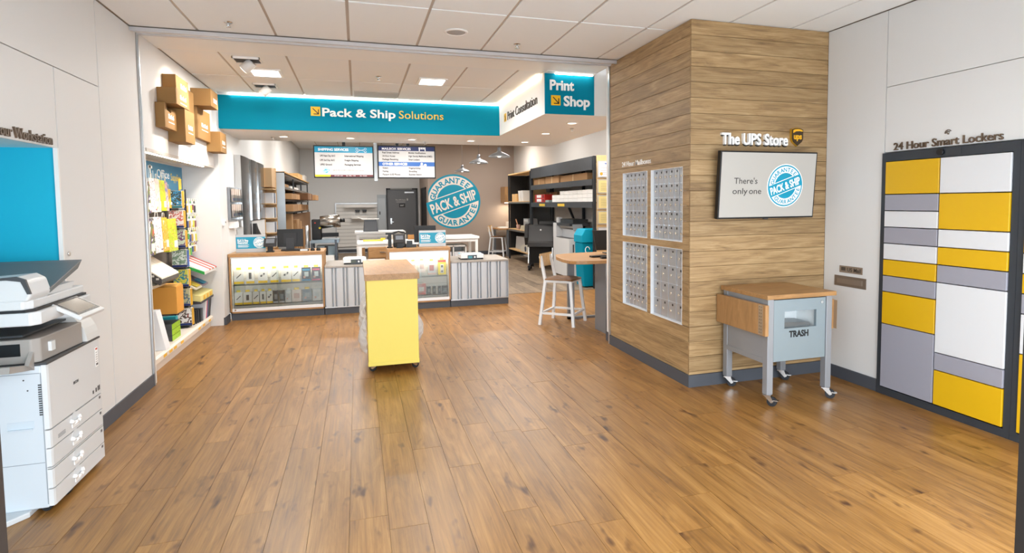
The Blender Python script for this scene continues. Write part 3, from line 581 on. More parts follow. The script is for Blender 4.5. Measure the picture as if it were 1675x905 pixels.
# scanner and document feeder
g = G().prism([(cx0, cy0 - .01), (cx1 - .05, cy0 - .01), (cx1 - .02, cy0 + .03), (cx1 - .03, cy1), (cx0, cy1)], 2, .995, 1.065); g.o('scanner', M_cw, t, bev=.008)
G().prism([(cx0 + .01, cy0 - .008), (cx1 - .07, cy0 - .008), (cx1 - .04, cy0 + .03), (cx1 - .05, cy1 - .01), (cx0 + .01, cy1 - .01)], 2, 1.065, 1.078).o('lid_gap', mat('#2d2d2f', .4), t)
G().prism([(cx0 + .01, cy0 - .01), (cx1 - .08, cy0 - .01), (cx1 - .05, cy0 + .03), (cx1 - .06, cy1 - .01), (cx0 + .01, cy1 - .01)], 2, 1.078, 1.125).o('platen_lid', M_cw, t, bev=.008)
G().prism([(-2.2, 1.12), (-1.62, 1.12), (-1.60, 1.15), (-1.62, 1.225), (-1.66, 1.25), (-2.2, 1.215)], 1, cy0 - .01, cy0 + .20).o('feeder', M_cw, t, bev=.012, seg=3)
G().prism([(-2.15, 1.215), (-1.66, 1.252), (-1.62, 1.235), (-1.60, 1.16), (-1.615, 1.16), (-1.64, 1.225), (-1.70, 1.235)], 1, cy0 - .014, cy0 + .0).o('feeder_edge', M_cd, t)
G().prism([(cy0 + .18, 1.14), (cy0 + .18, 1.165), (cy1 - .10, 1.275), (cy1 - .06, 1.285), (cy1 - .12, 1.235)], 0, -2.2, -1.60).o('feeder_tray', mat('#6b6f72', .4), t, bev=.004)
G().prism([(cy0 + .22, 1.125), (cy0 + .5, 1.125), (cy1 - .1, 1.16), (cy0 + .3, 1.16)], 0, -2.15, -1.63).o('paper_exit', M_cw, t)
# touch panel
pn = frame(((.0, 1, 0), (-.86, 0, .5), (.5, 0, .86)), (cx1 + .02, 3.86, 1.035))
g = G(); g.M = pn; g.box(-.14, .16, -.085, .085, -.022, 0); pp = g.o('touch_panel', M_cw, t, bev=.005)
g = G(); g.M = pn; g.box(-.125, .145, -.06, .075, 0, .001, 0); g.box(-.105, .125, -.045, .062, .001, .002, 1); g.o('touch_screen', [mat('#26272a', .25), mat('#a39c92', .15, name='panel_glass')], pp)
G().box(cx1 - .06, cx1 + .005, 3.80, 3.93, .985, 1.03).o('panel_arm', M_cw, t)
for (px, py) in ((cx1 - .05, cy0 + .05), (cx1 - .035, cy0 + .22), (cx1 - .05, cy1 - .08), (cx0 + .08, cy0 + .06), (cx0 + .08, cy1 - .08)):
    G().cyl((px, py - .02, .022), (px, py + .02, .022), .022, n=14).box(px - .02, px + .02, py - .012, py + .012, .03, .045).o('caster', M_rubber, t)
G().prism([(-1.95, cy0 - .10), (-1.72, cy0 - .10), (-1.66, cy0 - .02), (-1.66, cy0 + .08), (-1.95, cy0 + .08)], 2, .0, .03).o('stabilizer_foot', mat('#c9cdd1', .4), t, bev=.006)
# ================================================================== SIGN FASCIA, CEILING FIXTURES
t = thing('fascia_sign', 'long teal fascia board with white and yellow lettering over the counter', 'sign', (.18, 8.63, 2.635))
G().box(-1.745, 2.122, 8.618, 8.640, 2.635, 3.085).o('board', M_teal, t)
for s, x, wd, mi, bo in (('Pack & Ship', -.435, 1.0, M_wht, .02), ('Solutions', .615, .645, mat('#f6c544', .4), .0)):
    words_of('S', (x, 8.618, 2.845), s, wd, .115, .02, bo, mi, t)
M_arw = [mat('#f6c01f', .4), mat('#3b2d1c', .5)]
g = G(); g.M = frame('S', (-.585, 8.618, 2.845)); arrow_icon(g, .125, 0, 0, 1, .012); g.o('arrow_icon', M_arw, t)
M_ledw = mat('#fff6e8', .5, emit=9, name='led_strip_light'); M_ledwarm = mat('#ffe6c0', .5, emit=5, name='warm_led_strip_light')
tag(G().box(-1.60, 2.10, 8.585, 8.612, 3.094, 3.106).o('led_strip', M_ledw), 'white light strip along the top of the long teal fascia', 'light strip')
t = thing('hanging_sign', 'teal print shop sign panel on the end of the soffit', 'sign', (2.42, 6.39, 2.64))
G().box(2.118, 2.735, 6.378, 6.398, 2.637, 3.10).o('panel', M_teal, t)
for s, wd, x, z in (('Print', .30, 2.175, 2.915), ('Shop', .33, 2.345, 2.735)):
    g = G(); g.M = frame('S', (x, 6.378, z)); gtext(g, s, wd, .115, 0, 0, 0, .012, .03); g.o('lettering', M_wht, t)
g = G(); g.M = frame('S', (2.19, 6.378, 2.735)); arrow_icon(g, .115, 0, 0, 1, .008); g.o('arrow_icon', M_arw, t)
tag(G().box(2.23, 2.70, 6.335, 6.355, 3.088, 3.100).o('led_strip', M_ledw), 'short light strip above the teal print shop sign', 'light strip')
tag(G().box(2.075, 2.10, 6.50, 8.55, 3.09, 3.104).o('led_strip', M_ledwarm), 'light strip running above the white side fascia', 'light strip')
t = thing('side_lettering', 'thin dark lettering on the white side fascia', 'lettering', (2.12, 7.4, 2.8))
g = G(); g.M = frame('W', (2.119, 8.30, 2.80)); arrow_icon(g, .115, 0, 0, 1, .006); g.o('arrow_icon', M_arw, t)
g = G(); g.M = frame('W', (2.119, 8.10, 2.80)); words_of('W', (2.119, 8.10, 2.80), 'Print Consultation', 1.42, .125, .008, -.004, mat('#4a443f', .5), t)
# recessed fittings
for k, (x, y) in enumerate(LED_PANELS):
    t = thing('ceiling_light', ['square recessed light panel near the boxes on the left wall', 'square recessed light panel nearer the print shop sign'][k], 'ceiling light', (x, y, 3.09), group='square ceiling light panels')
    G().box(x - .17, x + .17, y - .18, y + .18, 3.096, 3.111).o('frame', M_white, t); G().box(x - .14, x + .14, y - .15, y + .15, 3.092, 3.097).o('diffuser', mat('#fffaf2', .5, emit=5, name='lit_diffuser'), t)
dlab = ['first', 'second', 'third', 'fourth', 'fifth']
for k, (x, y) in enumerate(DOWNLIGHTS):
    lb = 'round downlight in the soffit, %s from left along the counter' % dlab[k] if k < 5 else ['round downlight in the soffit behind the print shop sign, farther one', 'round downlight in the soffit just behind the print shop sign'][k - 5]
    t = thing('downlight', lb, 'ceiling light', (x, y, 2.62), group='round soffit downlights')
    G().lathe([(.075, 0), (.075, -.006), (.058, -.010), (.055, 0)], (x, y, 2.635)).o('trim_ring', M_white, t); G().cyl((x, y, 2.627), (x, y, 2.634), .056, n=20).o('lens', mat('#fff4e2', .5, emit=4, name='downlight_lens'), t)
for k, (x, y) in enumerate(((-1.05, 6.61), (-1.07, 7.945))):
    t = thing('spotlight', ['adjustable spotlight in a ceiling slot nearest the entrance', 'adjustable spotlight in a ceiling slot nearer the fascia'][k], 'spotlight', (x, y, 3.0), group='ceiling spotlights')
    G().box(x - .115, x + .125, y - .10, y + .10, 3.098, 3.1115).o('slot', mat('#3d3a38', .6), t); G().box(x - .125, x + .135, y - .11, y - .10, 3.09, 3.112).box(x - .125, x + .135, y + .10, y + .11, 3.09, 3.112).box(x - .125, x - .115, y - .11, y + .11, 3.09, 3.112).box(x + .125, x + .135, y - .11, y + .11, 3.09, 3.112).o('frame', M_white, t)
    d = Vector((-.6, .12, -.55)).normalized(); p = Vector((x + .05, y, 3.085))
    G().cyl(p, p + d * .12, .05, .055, 16).o('head', M_white, t); G().cyl(p + d * .121, p + d * .123, .045, n=16).o('lens', mat('#fff2d8', .4, emit=6), t)
    lamp('spotlight_lamp', 'SPOT', p + d * .15, 45, WARM, .03, Vector((-1.72, 6.65 if k == 0 else 8.0, 2.62)) - p, spot=1.25, blend=.5)
t = thing('ceiling_speaker', 'round grey ceiling speaker in the front ceiling', 'speaker', (.875, 5.11, 3.1))
G().lathe([(.105, 0), (.105, -.006), (.09, -.012), (.082, -.004), (.082, 0)], (.875, 5.11, 3.113), 28).o('rim', M_white, t); G().lathe([(.082, -.005), (.05, -.009), (.001, -.010)], (.875, 5.11, 3.113), 28).o('grille', mat('#a9a7a6', .6), t)
for (x, y, z, lb) in ((-.979, 5.343, 3.113, 'sprinkler head in the front ceiling on the left'), (1.50, 5.352, 3.113, 'sprinkler head in the front ceiling beside the speaker'), (.281, 7.12, 3.113, 'sprinkler head in the middle ceiling'), (-1.2, 9.55, 2.637, 'sprinkler head in the soffit over the left case'), (1.1, 9.7, 2.637, 'sprinkler head in the soffit over the middle counter'), (2.9, 7.55, 2.637, 'sprinkler head in the soffit by the print shop')):
    g = G().lathe([(.035, 0), (.03, -.006), (.001, -.007)], (x, y, z), 14).cyl((x, y, z - .035), (x, y, z), .007, n=8); g.lathe([(.022, -.036), (.022, -.039), (.001, -.04)], (x, y, z), 12)
    for s_ in (-1, 1): g.bar((x + s_ * .014, y, z - .008), (x + s_ * .012, y, z - .036), .004)
    tag(g.o('sprinkler', M_chrome), lb, 'sprinkler', 'ceiling sprinklers')
tag(G().box(.0, .58, 8.05, 8.45, 3.104, 3.1135).o('air_vent', mat('#c6c1bb', .6)), 'flat air return panel in the ceiling by the fascia', 'vent')
for k, (x, y) in enumerate(ADDED_TROFFERS):  # added panels hidden behind the soffit, there to light the workroom
    t = thing('troffer', ['ceiling light panel over the white slat wall end of the workroom, nearest', 'ceiling light panel over the aisle beside the dark shelving', 'ceiling light panel over the middle of the workroom', 'ceiling light panel by the taupe wall', 'ceiling light panel next to the exit door wall', 'ceiling light panel over the certificates'][k], 'ceiling light', (x, y, 3.38), group='workroom ceiling lights')
    G().box(x - .59, x + .59, y - .29, y + .29, 3.385, 3.402).o('frame', M_white, t); G().box(x - .55, x + .55, y - .25, y + .25, 3.38, 3.386).o('diffuser', mat('#fffaf2', .5, emit=3, name='lit_troffer'), t)
for k, (x, y) in enumerate(PENDANTS):
    t = thing('pendant_light', ['grey dome pendant light, farthest of three', 'grey dome pendant light, middle of three', 'grey dome pendant light, nearest and largest of three'][k], 'pendant light', (x, y, 2.44), group='dome pendant lights')
    z = 2.452
    G().lathe([(.20, 0), (.202, .012), (.19, .03), (.15, .055), (.085, .085), (.04, .105), (.038, .12)], (x, y, z), 28).lathe([(.198, .001), (.14, .05), (.03, .1)], (x, y, z), 28).o('shade', mat('#9b9ea2', .35, .5, name='galvanised_shade'), t)
    G().cyl((x, y, z + .115), (x, y, z + .19), .038, .03, 16).o('socket', M_greym, t); G().cyl((x, y, z + .19), (x, y, 3.40), .005, n=6).o('cord', mat('#8b8b8b', .5), t)
    G().lathe([(.001, -.03), (.03, -.02), (.04, .01), (.02, .06)], (x, y, z + .03), 14).o('bulb', mat('#fff3df', .5, emit=5, name='pendant_bulb'), t); G().lathe([(.001, .03), (.15, .03)], (x, y, z), 24).o('glow_lens', mat('#fff6ea', .5, emit=3.5, name='pendant_lens'), t)
# ---- cardboard cartons fixed to the left wall above the recess
M_ctn = mat('#8f6c3e', .75, bump=.1, bscale=70, name='wall_carton')
CART = [('A', 6.455, 6.886, -1.666, 2.735, 2.892, 'topmost carton of the wall display, nearest group', '12x12x6'), ('B', 6.279, 6.72, -1.624, 2.580, 2.733, 'carton under the topmost one in the wall display', '8x6x4'),
        ('C', 6.204, 6.565, -1.705, 2.347, 2.578, 'lowest left carton of the wall display with notched flap', '12x9x6'), ('D', 6.572, 6.92, -1.63, 2.248, 2.577, 'tall carton beside the notched one in the wall display', '12x12x6'),
        ('E', 7.05, 7.40, -1.742, 2.303, 2.875, 'slim tall carton in the middle of the wall display', '36x10x4'), ('F', 7.456, 7.80, -1.578, 2.752, 2.948, 'deep carton at the top of the farther wall display group', '20x20x12'),
        ('G', 7.50, 8.10, -1.735, 2.39, 2.750, 'upright carton under the deep one in the farther group', '12x12x8'), ('H', 8.105, 8.44, -1.627, 2.283, 2.535, 'lowest farthest carton of the wall display', '10x8x6')]
for nm, y0, y1, xf, z0, z1, lb, tx in CART:
    t = thing('carton', 'brown ' + lb, 'carton', (XL, (y0 + y1) / 2, z0), group='cartons mounted on the wall')
    g = G()
    if nm == 'C': g.prism([(y0, z0), (y1, z0), (y1, z1 - .03), (y0 + .20, z1 - .04), (y0 + .20, z1 - .075), (y0 + .07, z1 - .06), (y0 + .06, z1), (y0, z1)], 0, XL + .002, xf)
    else: g.box(XL + .001, xf, y0, y1, z0, z1)
    g.o('box_body', M_ctn, t, bev=.002, seg=1)
    if nm not in 'AF':
        g = G(); g.M = frame('E', (xf + .0005, y0 + (y1 - y0) * .3, z0 + (z1 - z0) * .42)); gtext(g, tx, (y1 - y0) * .48, .045, 0, 0, 0, .001, .03); g.box(0, (y1 - y0) * .5, -.04, -.032, 0, .001); g.o('size_print', M_wht, t)
    else:
        g = G(); g.M = frame('E', (xf + .0005, y0 + (y1 - y0) * .35, z0 + (z1 - z0) * .3)); gtext(g, tx, (y1 - y0) * .5, .05, 0, 0, 0, .001, .03); g.o('size_print', M_wht, t)
    G().box(XL, xf - .004, y0 + .01, y1 - .01, z1 - .0005, z1 + .001).o('top_tape', mat('#c49a63', .5), t) if nm != 'C' else None
# ---- office supplies recess
t = thing('canopy_light', 'slim canopy with warm light strip over the office supplies recess', 'light strip', (-1.86, 7.1, 2.1))
G().box(-2.0, XL + .006, 5.91, 8.455, 2.095, 2.124).o('canopy', mat('#cfc8c1', .5), t); G().box(-1.835, -1.812, 5.95, 8.05, 2.088, 2.095).o('light_strip', M_ledw, t)
lamp('recess_strip_light', 'AREA', (-1.85, 7.1, 2.08), 3.5, NEUT, .03, (-.25, 0, -1), 2.2).rotation_euler = (0, math.radians(-8), 0)
t = thing('recess_sign', 'blue office supplies sign at the back of the recess', 'sign', (-2.16, 7.2, 1.75))
G().box(-2.17, -2.16, 5.95, 8.45, 1.72, 2.095).o('board', mat('#3f86ad', .5), t)
g = G(); g.M = frame('E', (-2.16, 7.47, 1.93)); gtext(g, 'Office', .44, .10, 0, 0, 0, .002, .0); g.o('lettering', M_wht, t)
g = G(); g.M = frame('E', (-2.16, 7.97, 1.915)); gtext(g, 'Supplies', .40, .09, 0, 0, 0, .002, .0); g.o('lettering', mat('#e8c95a', .5), t)
g = G(); g.M = frame('E', (-2.16, 7.18, 1.80)); g.box(.05, .09, 0, .26, 0, .002); g.box(.0, .14, .22, .25, 0, .002); g.tube([(.0, .03, .001), (.0, .2, .001), (.04, .25, .001)], .004, 5); g.tube([(.16, .02, .001), (.15, .2, .001)], .004, 5); g.box(.18, .21, 0, .03, 0, .002); g.o('icon', M_wht, t)
t = thing('peg_rack', 'dark peg panel with rows of hooks behind the hanging goods', 'peg rack', (-2.16, 7.3, .2))
G().box(-2.168, -2.155, 5.95, 8.44, .16, 1.715).o('peg_panel', mat('#6d6660', .6), t)
for z in (1.66, 1.47, 1.30, 1.13):
    g = G()
    for q in range(6): g.tube([(-2.155, 7.95 + q * .085, z), (-2.0, 7.95 + q * .085, z + .01), (-1.99, 7.95 + q * .085, z + .03)], .004, 5)
    g.o('hook_row', M_chrome, t)
    if z > 1.2:
        for q in range(6): G().box(-1.99, -1.986, 7.955 + q * .085 - .02, 7.955 + q * .085 + .02, z + .0, z + .035).o('price_tag', mat('#f0e6d4', .5), t)
# hanging gift bags
BAGP = [speckle('print_blossom', ['#f2efe9', '#f2efe9', '#c96a86', '#3d3530'], 24, thr=(.5, .58, .64)), speckle('print_pastel', ['#f3e67c', '#f4efcf', '#e9c9c0', '#cfd98d'], 10), speckle('print_lime', ['#b5c81d', '#c7d52e', '#d89a3a', '#7d9c1b'], 14, thr=(.4, .6, .66)),
        speckle('print_peach', ['#e79a72', '#eec2a4', '#8c7fb0', '#e9e0d8'], 14), speckle('print_sunflower', ['#3d4a26', '#f0a72a', '#f6c545', '#d98a1d'], 11, thr=(.36, .44, .62)), speckle('print_vine', ['#f4f2f0', '#f4f2f0', '#2f2c2b', '#c4544c'], 22, thr=(.5, .60, .67)),
        speckle('print_giraffe', ['#f4efe4', '#e9a92b', '#f0bd3b', '#f6f1e4'], 13), speckle('print_bugs', ['#bccd22', '#d0d92c', '#b5503f', '#f4f0e4'], 17, thr=(.46, .60, .65)), speckle('print_squares', ['#f2eeea', '#5c4c6e', '#7f8c3f', '#d8634f'], 6, thr=(.44, .52, .6))]
def giftbag(y0, y1, z0, z1, x, m, label, dark='#d9d2c8'):
    t = thing('gift_bag', label, 'gift bag', (x, (y0 + y1) / 2, z0), group='gift bags in the recess')
    G().prism([(x - .09, z0), (x, z0), (x - .012, z1), (x - .05, z1)], 1, y0, y1).o('bag', m, t)
    g = G(); ym = (y0 + y1) / 2; w_ = (y1 - y0) * .22
    g.tube([(x - .02, ym - w_, z1 - .01), (x - .02, ym - w_ * .6, z1 + .05), (x - .02, ym + w_ * .6, z1 + .05), (x - .02, ym + w_, z1 - .01)], .004, 5); g.o('cord_handle', mat(dark, .6), t)
    G().box(x - .002, x + .003, y1 - (y1 - y0) * .45, y1 - (y1 - y0) * .08, z0 + .04, z0 + (z1 - z0) * .32).o('hang_tag', mat('#f6f2ea', .5), t)
giftbag(6.72, 6.90, 1.53, 1.86, -2.06, BAGP[8], 'gift bag with coloured squares at the near end of the upper row')
giftbag(6.91, 7.08, 1.54, 1.90, -2.06, BAGP[0], 'white blossom gift bag in the upper row'); giftbag(7.09, 7.22, 1.54, 1.90, -2.06, BAGP[1], 'pale yellow gift bag with pink top in the upper row')
giftbag(7.23, 7.40, 1.55, 1.89, -2.06, BAGP[2], 'lime green gift bag in the upper row'); giftbag(7.41, 7.50, 1.55, 1.88, -2.06, BAGP[3], 'narrow peach gift bag in the upper row'); giftbag(7.51, 7.66, 1.58, 1.80, -2.07, BAGP[4], 'orange sunflower gift bag at the far end of the upper row')
giftbag(6.42, 6.70, 1.11, 1.48, -1.98, BAGP[8], 'white gift bag with purple green and red squares in the lower row'); giftbag(6.71, 6.95, 1.12, 1.49, -1.98, BAGP[5], 'white vine print gift bag in the lower row')
giftbag(6.96, 7.14, 1.12, 1.48, -1.98, BAGP[6], 'orange giraffe gift bag in the lower row'); giftbag(7.15, 7.47, 1.10, 1.46, -1.98, BAGP[7], 'yellow green gift bag with bugs at the far end of the lower row')
tag(G().box(-1.99, -1.985, 7.62, 7.72, 1.80, 1.92).box(-2.0, -1.99, 7.66, 7.68, 1.72, 1.80).o('hook_card', mat('#f2b61f', .5)), 'orange yellow hook card standing above the gift bags', 'card')
# card rack
t = thing('card_rack', 'narrow black wire rack holding boxed cards in the recess', 'rack', (-2.0, 7.72, .15))
for x in (-2.12, -1.96): G().bar((x, 7.76, .15), (x, 7.76, 1.80), .012).o('upright', M_blackm, t)
for k in range(7): G().box(-2.13, -1.95, 7.62, 7.76, .17 + k * .232, .178 + k * .232).o('card_pocket', M_blackm, t)
CP = [('blue floral', ['#e9efee', '#2f7fb0', '#2f3a33', '#bcd8e6']), ('pink camper van', ['#f1e9e6', '#f1e9e6', '#d4756b', '#7ea39b']), ('pale hummingbird', ['#dfe6dc', '#cfdccb', '#7d4f78', '#2f79a8']), ('dragonfly', ['#4f6a55', '#8aa58f', '#dfe9e4', '#3c4d55']), ('yellow birthday', ['#a9c24a', '#d8d65a', '#2f8fa0', '#c0553f']), ('green garden', ['#93a77d', '#c9c79f', '#5b7d8f', '#8a5f4a']), ('white cardinal branch', ['#efece9', '#efece9', '#5b4a42', '#c5372f'])]
for k, (nm, cs) in enumerate(CP):
    z0 = 1.578 - k * .232; x0, x1 = -2.115 + k * .006, -1.965 + k * .008
    t = thing('card_box', '%s greeting card box, %s from the top of the card rack' % (nm, ['first', 'second', 'third', 'fourth', 'fifth', 'sixth', 'seventh'][k]), 'card box', (-2.04, 7.66, z0), group='boxed cards in the narrow rack')
    G().box(x0, x1, 7.635, 7.70, z0, z0 + .205).o('box', mat('#e2d9c6', .6), t); g = G(); g.box(x0 + .004, x1 - .004, 7.632, 7.635, z0 + .03, z0 + .203); g.o('picture', speckle('card_' + nm.replace(' ', '_'), cs, 22), t)
    G().box(x0, x1, 7.631, 7.635, z0 + .002, z0 + .026).o('title_band', mat('#20306e' if k else '#1f6e7e', .5), t); G().box(x1, x1 + .008, 7.64, 7.70, z0 + .005, z0 + .2).o('side_band', mat('#d9a62c' if k != 3 else '#2e58a8', .5), t)
# small hanging packs on hooks
PK = ['#2b3f86', '#d9d52c', '#c8cbd0', '#3f9d4a', '#f0f0ee', '#202226', '#b4c52a', '#c9a23a', '#7f2b3c', '#4f8fc4']
words = ['nearest the card rack', 'second along', 'third along', 'fourth along', 'fifth along', 'farthest']
for r_, z in enumerate((1.66, 1.47, 1.30, 1.13)):
    for q in range(6):
        y = 7.95 + q * .085; h = random.choice((.12, .15, .165)); c = PK[(r_ * 3 + q * 7) % 10]; x = -2.02
        t = thing('hanging_pack', 'small hanging stationery pack on the %s hook row, %s' % (['top', 'second', 'third', 'lowest'][r_], words[q]), 'pack', (x, y, z - h), group='stationery packs on hooks')
        G().box(x - .06, x, y - .03, y + .03, z - h, z + .012).o('blister_card', mat('#eef0f0', .35), t); g = G().box(x, x + .012, y - .026, y + .026, z - h + .01, z - h * .35); g.o('contents', mat(c, .3), t); G().box(x, x + .002, y - .03, y + .03, z - .025, z + .008).o('header_band', mat(PK[(q + r_) % 10], .4), t)
# slanted magazine trays, left and right
def tray(label, P, R, D, wd, dp, lift, stripes, cols, front, th=.045):
    """sloping tray: P front corner, R right direction, D back direction"""
    pass
t = thing('form_tray', 'sloping tray of cream paper forms below the gift bags', 'tray', (-2.0, 6.8, .72))
G().prism([(-2.15, 1.06), (-1.89, .87), (-1.89, .83), (-1.91, .81), (-2.15, .98)], 1, 6.53, 7.10).o('tray_body', mat('#4b4744', .4), t)
for q in range(3): G().prism([(-2.15, 1.076), (-1.893, .887), (-1.89, .872), (-2.15, 1.062)], 1, 6.535 + q * .189, 6.718 + q * .189).o('paper_stack', mat('#ece4d3', .6), t)
g = G()
for q in range(5): g.box(-2.10 + q * .04, -2.075 + q * .04, 6.527, 6.53, .985 - q * .03, 1.005 - q * .03)
g.o('front_marks', mat('#d8d4cc', .5), t)
G().prism([(-2.15, .94), (-1.96, .805), (-1.97, .775), (-2.15, .90)], 1, 6.51, 6.92).o('lower_stack', mat('#e6dcc8', .6), t)
t = thing('form_tray', 'sloping tray of red and white striped booklets at the far end', 'tray', (-1.95, 8.2, .72))
G().prism([(-2.12, .95), (-1.80, .79), (-1.80, .765), (-2.12, .88)], 1, 7.80, 8.43).o('tray_body', mat('#d9d6d2', .4), t)
for q in range(8): G().prism([(-2.12, .968), (-1.80, .806), (-1.80, .792), (-2.12, .953)], 1, 7.81 + q * .077, 7.88 + q * .077).o('booklet', mat(['#f2efeb', '#efe9e4', '#efe9e4', '#c9534c', '#efe9e4', '#c9534c', '#efe9e4', '#c9534c'][q], .5), t)
G().prism([(-2.0, .885), (-1.80, .80), (-1.80, .765), (-2.0, .85)], 1, 7.785, 7.80).o('end_band', mat('#2fa34a', .4), t)
for q, (c1, c2) in enumerate((('#e6dfc9', '#e8d34e'), ('#8d8494', '#2a7f9c'))):
    y0 = 7.80 + q * .3
    o = G().prism([(-2.12, .72), (-1.90, .60), (-1.90, .58), (-2.12, .69)], 1, y0, y0 + .28).o('form_pad', mat(c1, .6)); tag(o, ['pad of cream label forms under the striped booklets, nearer', 'pad of grey label forms under the striped booklets, farther'][q], 'pad', 'form pads'); G().prism([(-2.0, .675), (-1.90, .62), (-1.90, .612), (-2.0, .66)], 1, y0 + .05, y0 + .2).o('pad_label', mat(c2, .5), o)
o = G().prism([(-2.12, .56), (-1.86, .50), (-1.86, .43), (-2.12, .47)], 1, 7.82, 8.43).o('envelope_stack', mat('#dfd38e', .6)); tag(o, 'stack of pale yellow envelopes on a dark shelf at the far end', 'envelopes'); G().box(-2.15, -1.855, 7.80, 8.44, .405, .43).o('shelf_board', mat('#3f3d44', .5), o)
for q in range(3): G().box(-1.858, -1.853, 7.95 + q * .16, 8.03 + q * .16, .44, .49).o('price_tag', mat('#e8b83a', .5), o)
# platform and what stands on it
t = thing('display_platform', 'low cream platform shelf along the recess floor', 'shelf', (-2.0, 7.2, 0))
G().box(-2.17, -1.905, 5.91, 8.455, 0, .085).o('plinth', mat('#d9cfc4', .5), t); G().prism([(-2.17, .09), (-1.875, .09), (-1.875, .135), (-1.895, .152), (-2.17, .152)], 1, 5.91, 8.455).o('shelf_board', mat('#e6dccf', .45), t)
for q, y in enumerate((6.42, 6.60, 6.75, 7.0, 7.72, 7.93, 8.22)): G().box(-1.8755, -1.873, y, y + .10, .10, .128).o('price_tag', mat('#eab83c', .5), t)
o = G().box(-2.14, -1.882, 6.95, 7.20, .445, .735).o('envelope_box', mat('#dd9d42', .6)); tag(o, 'mustard coloured box of padded envelopes on the recess wall', 'box'); G().box(-2.15, -1.885, 6.94, 7.21, .435, .444).o('bracket_shelf', M_blackm, o); G().prism([(6.97, .737), (7.18, .737), (7.18, .753), (6.99, .746)], 0, -2.1, -1.89).o('flap', mat('#e2a850', .6), o)
o = G().prism([(-2.14, .153), (-1.88, .153), (-1.955, .55), (-2.10, .55)], 1, 6.52, 6.66).o('presentation_board', mat('#eef0f4', .4)); tag(o, 'tall white trifold board packs leaning on the platform', 'display board'); G().box(-2.05, -2.0, 6.515, 6.52, .41, .425).o('red_mark', mat('#7d3230', .5), o)
for q in range(3):
    o = G().box(-2.12, -1.935, 6.93, 7.22, .153 + q * .062, .212 + q * .062).o('tape_box', mat('#4a4c4e', .5)); tag(o, ['lowest', 'middle', 'top'][q] + ' lime green and grey box in the small stack on the platform', 'box', 'lime green boxes'); G().box(-1.935, -1.931, 6.93, 7.22, .155 + q * .062, .211 + q * .062).o('lime_front', speckle('lime_front', ['#8fc21c', '#a3d12e', '#a3d12e', '#5e8a12'], 30), o)
tag(G().prism([(-2.12, .153), (-1.98, .153), (-1.985, .36), (-2.12, .36)], 1, 7.26, 7.34).o('binder', mat('#2b97a3', .5)), 'teal binder behind the lime green boxes', 'binder')
for q in range(5):
    y = 7.80 + q * .06
    tag(G().box(-2.12, -1.935 + q * .008, y, y + .045, .153, .315).o('desk_file', mat(['#2f3236', '#24262a', '#33363b', '#1e2024', '#6b6f75'][q], .4)), 'small dark desk file on the platform, %s' % ['nearest', 'second', 'third', 'fourth', 'last before the folders'][q], 'desk file', 'dark desk files')
for q, (c, nm) in enumerate((('#dfe2ea', 'pale grey'), ('#f0eef2', 'white'), ('#d0224f', 'crimson'), ('#1d6e9e', 'blue'), ('#26231f', 'black'), ('#2f2a24', 'dark brown'), ('#211d1a', 'charcoal'))):
    y = 8.11 + q * .045
    tag(G().prism([(-2.12, .153), (-1.90, .153), (-1.875, .42), (-2.12, .42)], 1, y, y + .04).o('folder', mat(c, .45)), '%s folder standing upright at the far end of the platform' % nm, 'folder', 'upright folders')
# thermostat and leaflet rack on the pier wall
t = tag(G().box(-1.735, -1.70, 8.53, 8.60, 1.335, 1.425).o('thermostat', mat('#f2f0ee', .4)), 'small white thermostat box on the wall end beside the counter', 'thermostat'); G().box(-1.70, -1.697, 8.55, 8.58, 1.37, 1.39).o('dial', M_black, t)
t = thing('leaflet_rack', 'grey wall rack of leaflets above the counter end', 'leaflet rack', (-1.7, 9.0, 1.38))
G().box(-1.745, -1.70, 8.915, 9.50, 1.40, 1.86).o('back', mat('#8d9197', .35, .5), t)
for r_ in range(2):
    for q in range(4):
        y = 8.93 + q * .14; z = 1.43 + r_ * .22
        G().box(-1.70, -1.655 , y, y + .13, z, z + .10).o('pocket', M_glass, t); l = G().box(-1.69, -1.665, y + .01, y + .12, z + .005, z + .19).o('leaflet', mat('#cdbfb6', .5), t); G().box(-1.665, -1.663, y + .01, y + .12, z + .02, z + .06).o('leaflet_band', mat(['#3c4f94', '#2f7fa0'][q % 2], .5), l)
tag(G().box(-1.745, -1.69, 9.0, 9.4, 1.28, 1.37).o('dispenser', mat('#f3f1ee', .4)), 'white dispenser under the leaflet rack', 'dispenser')
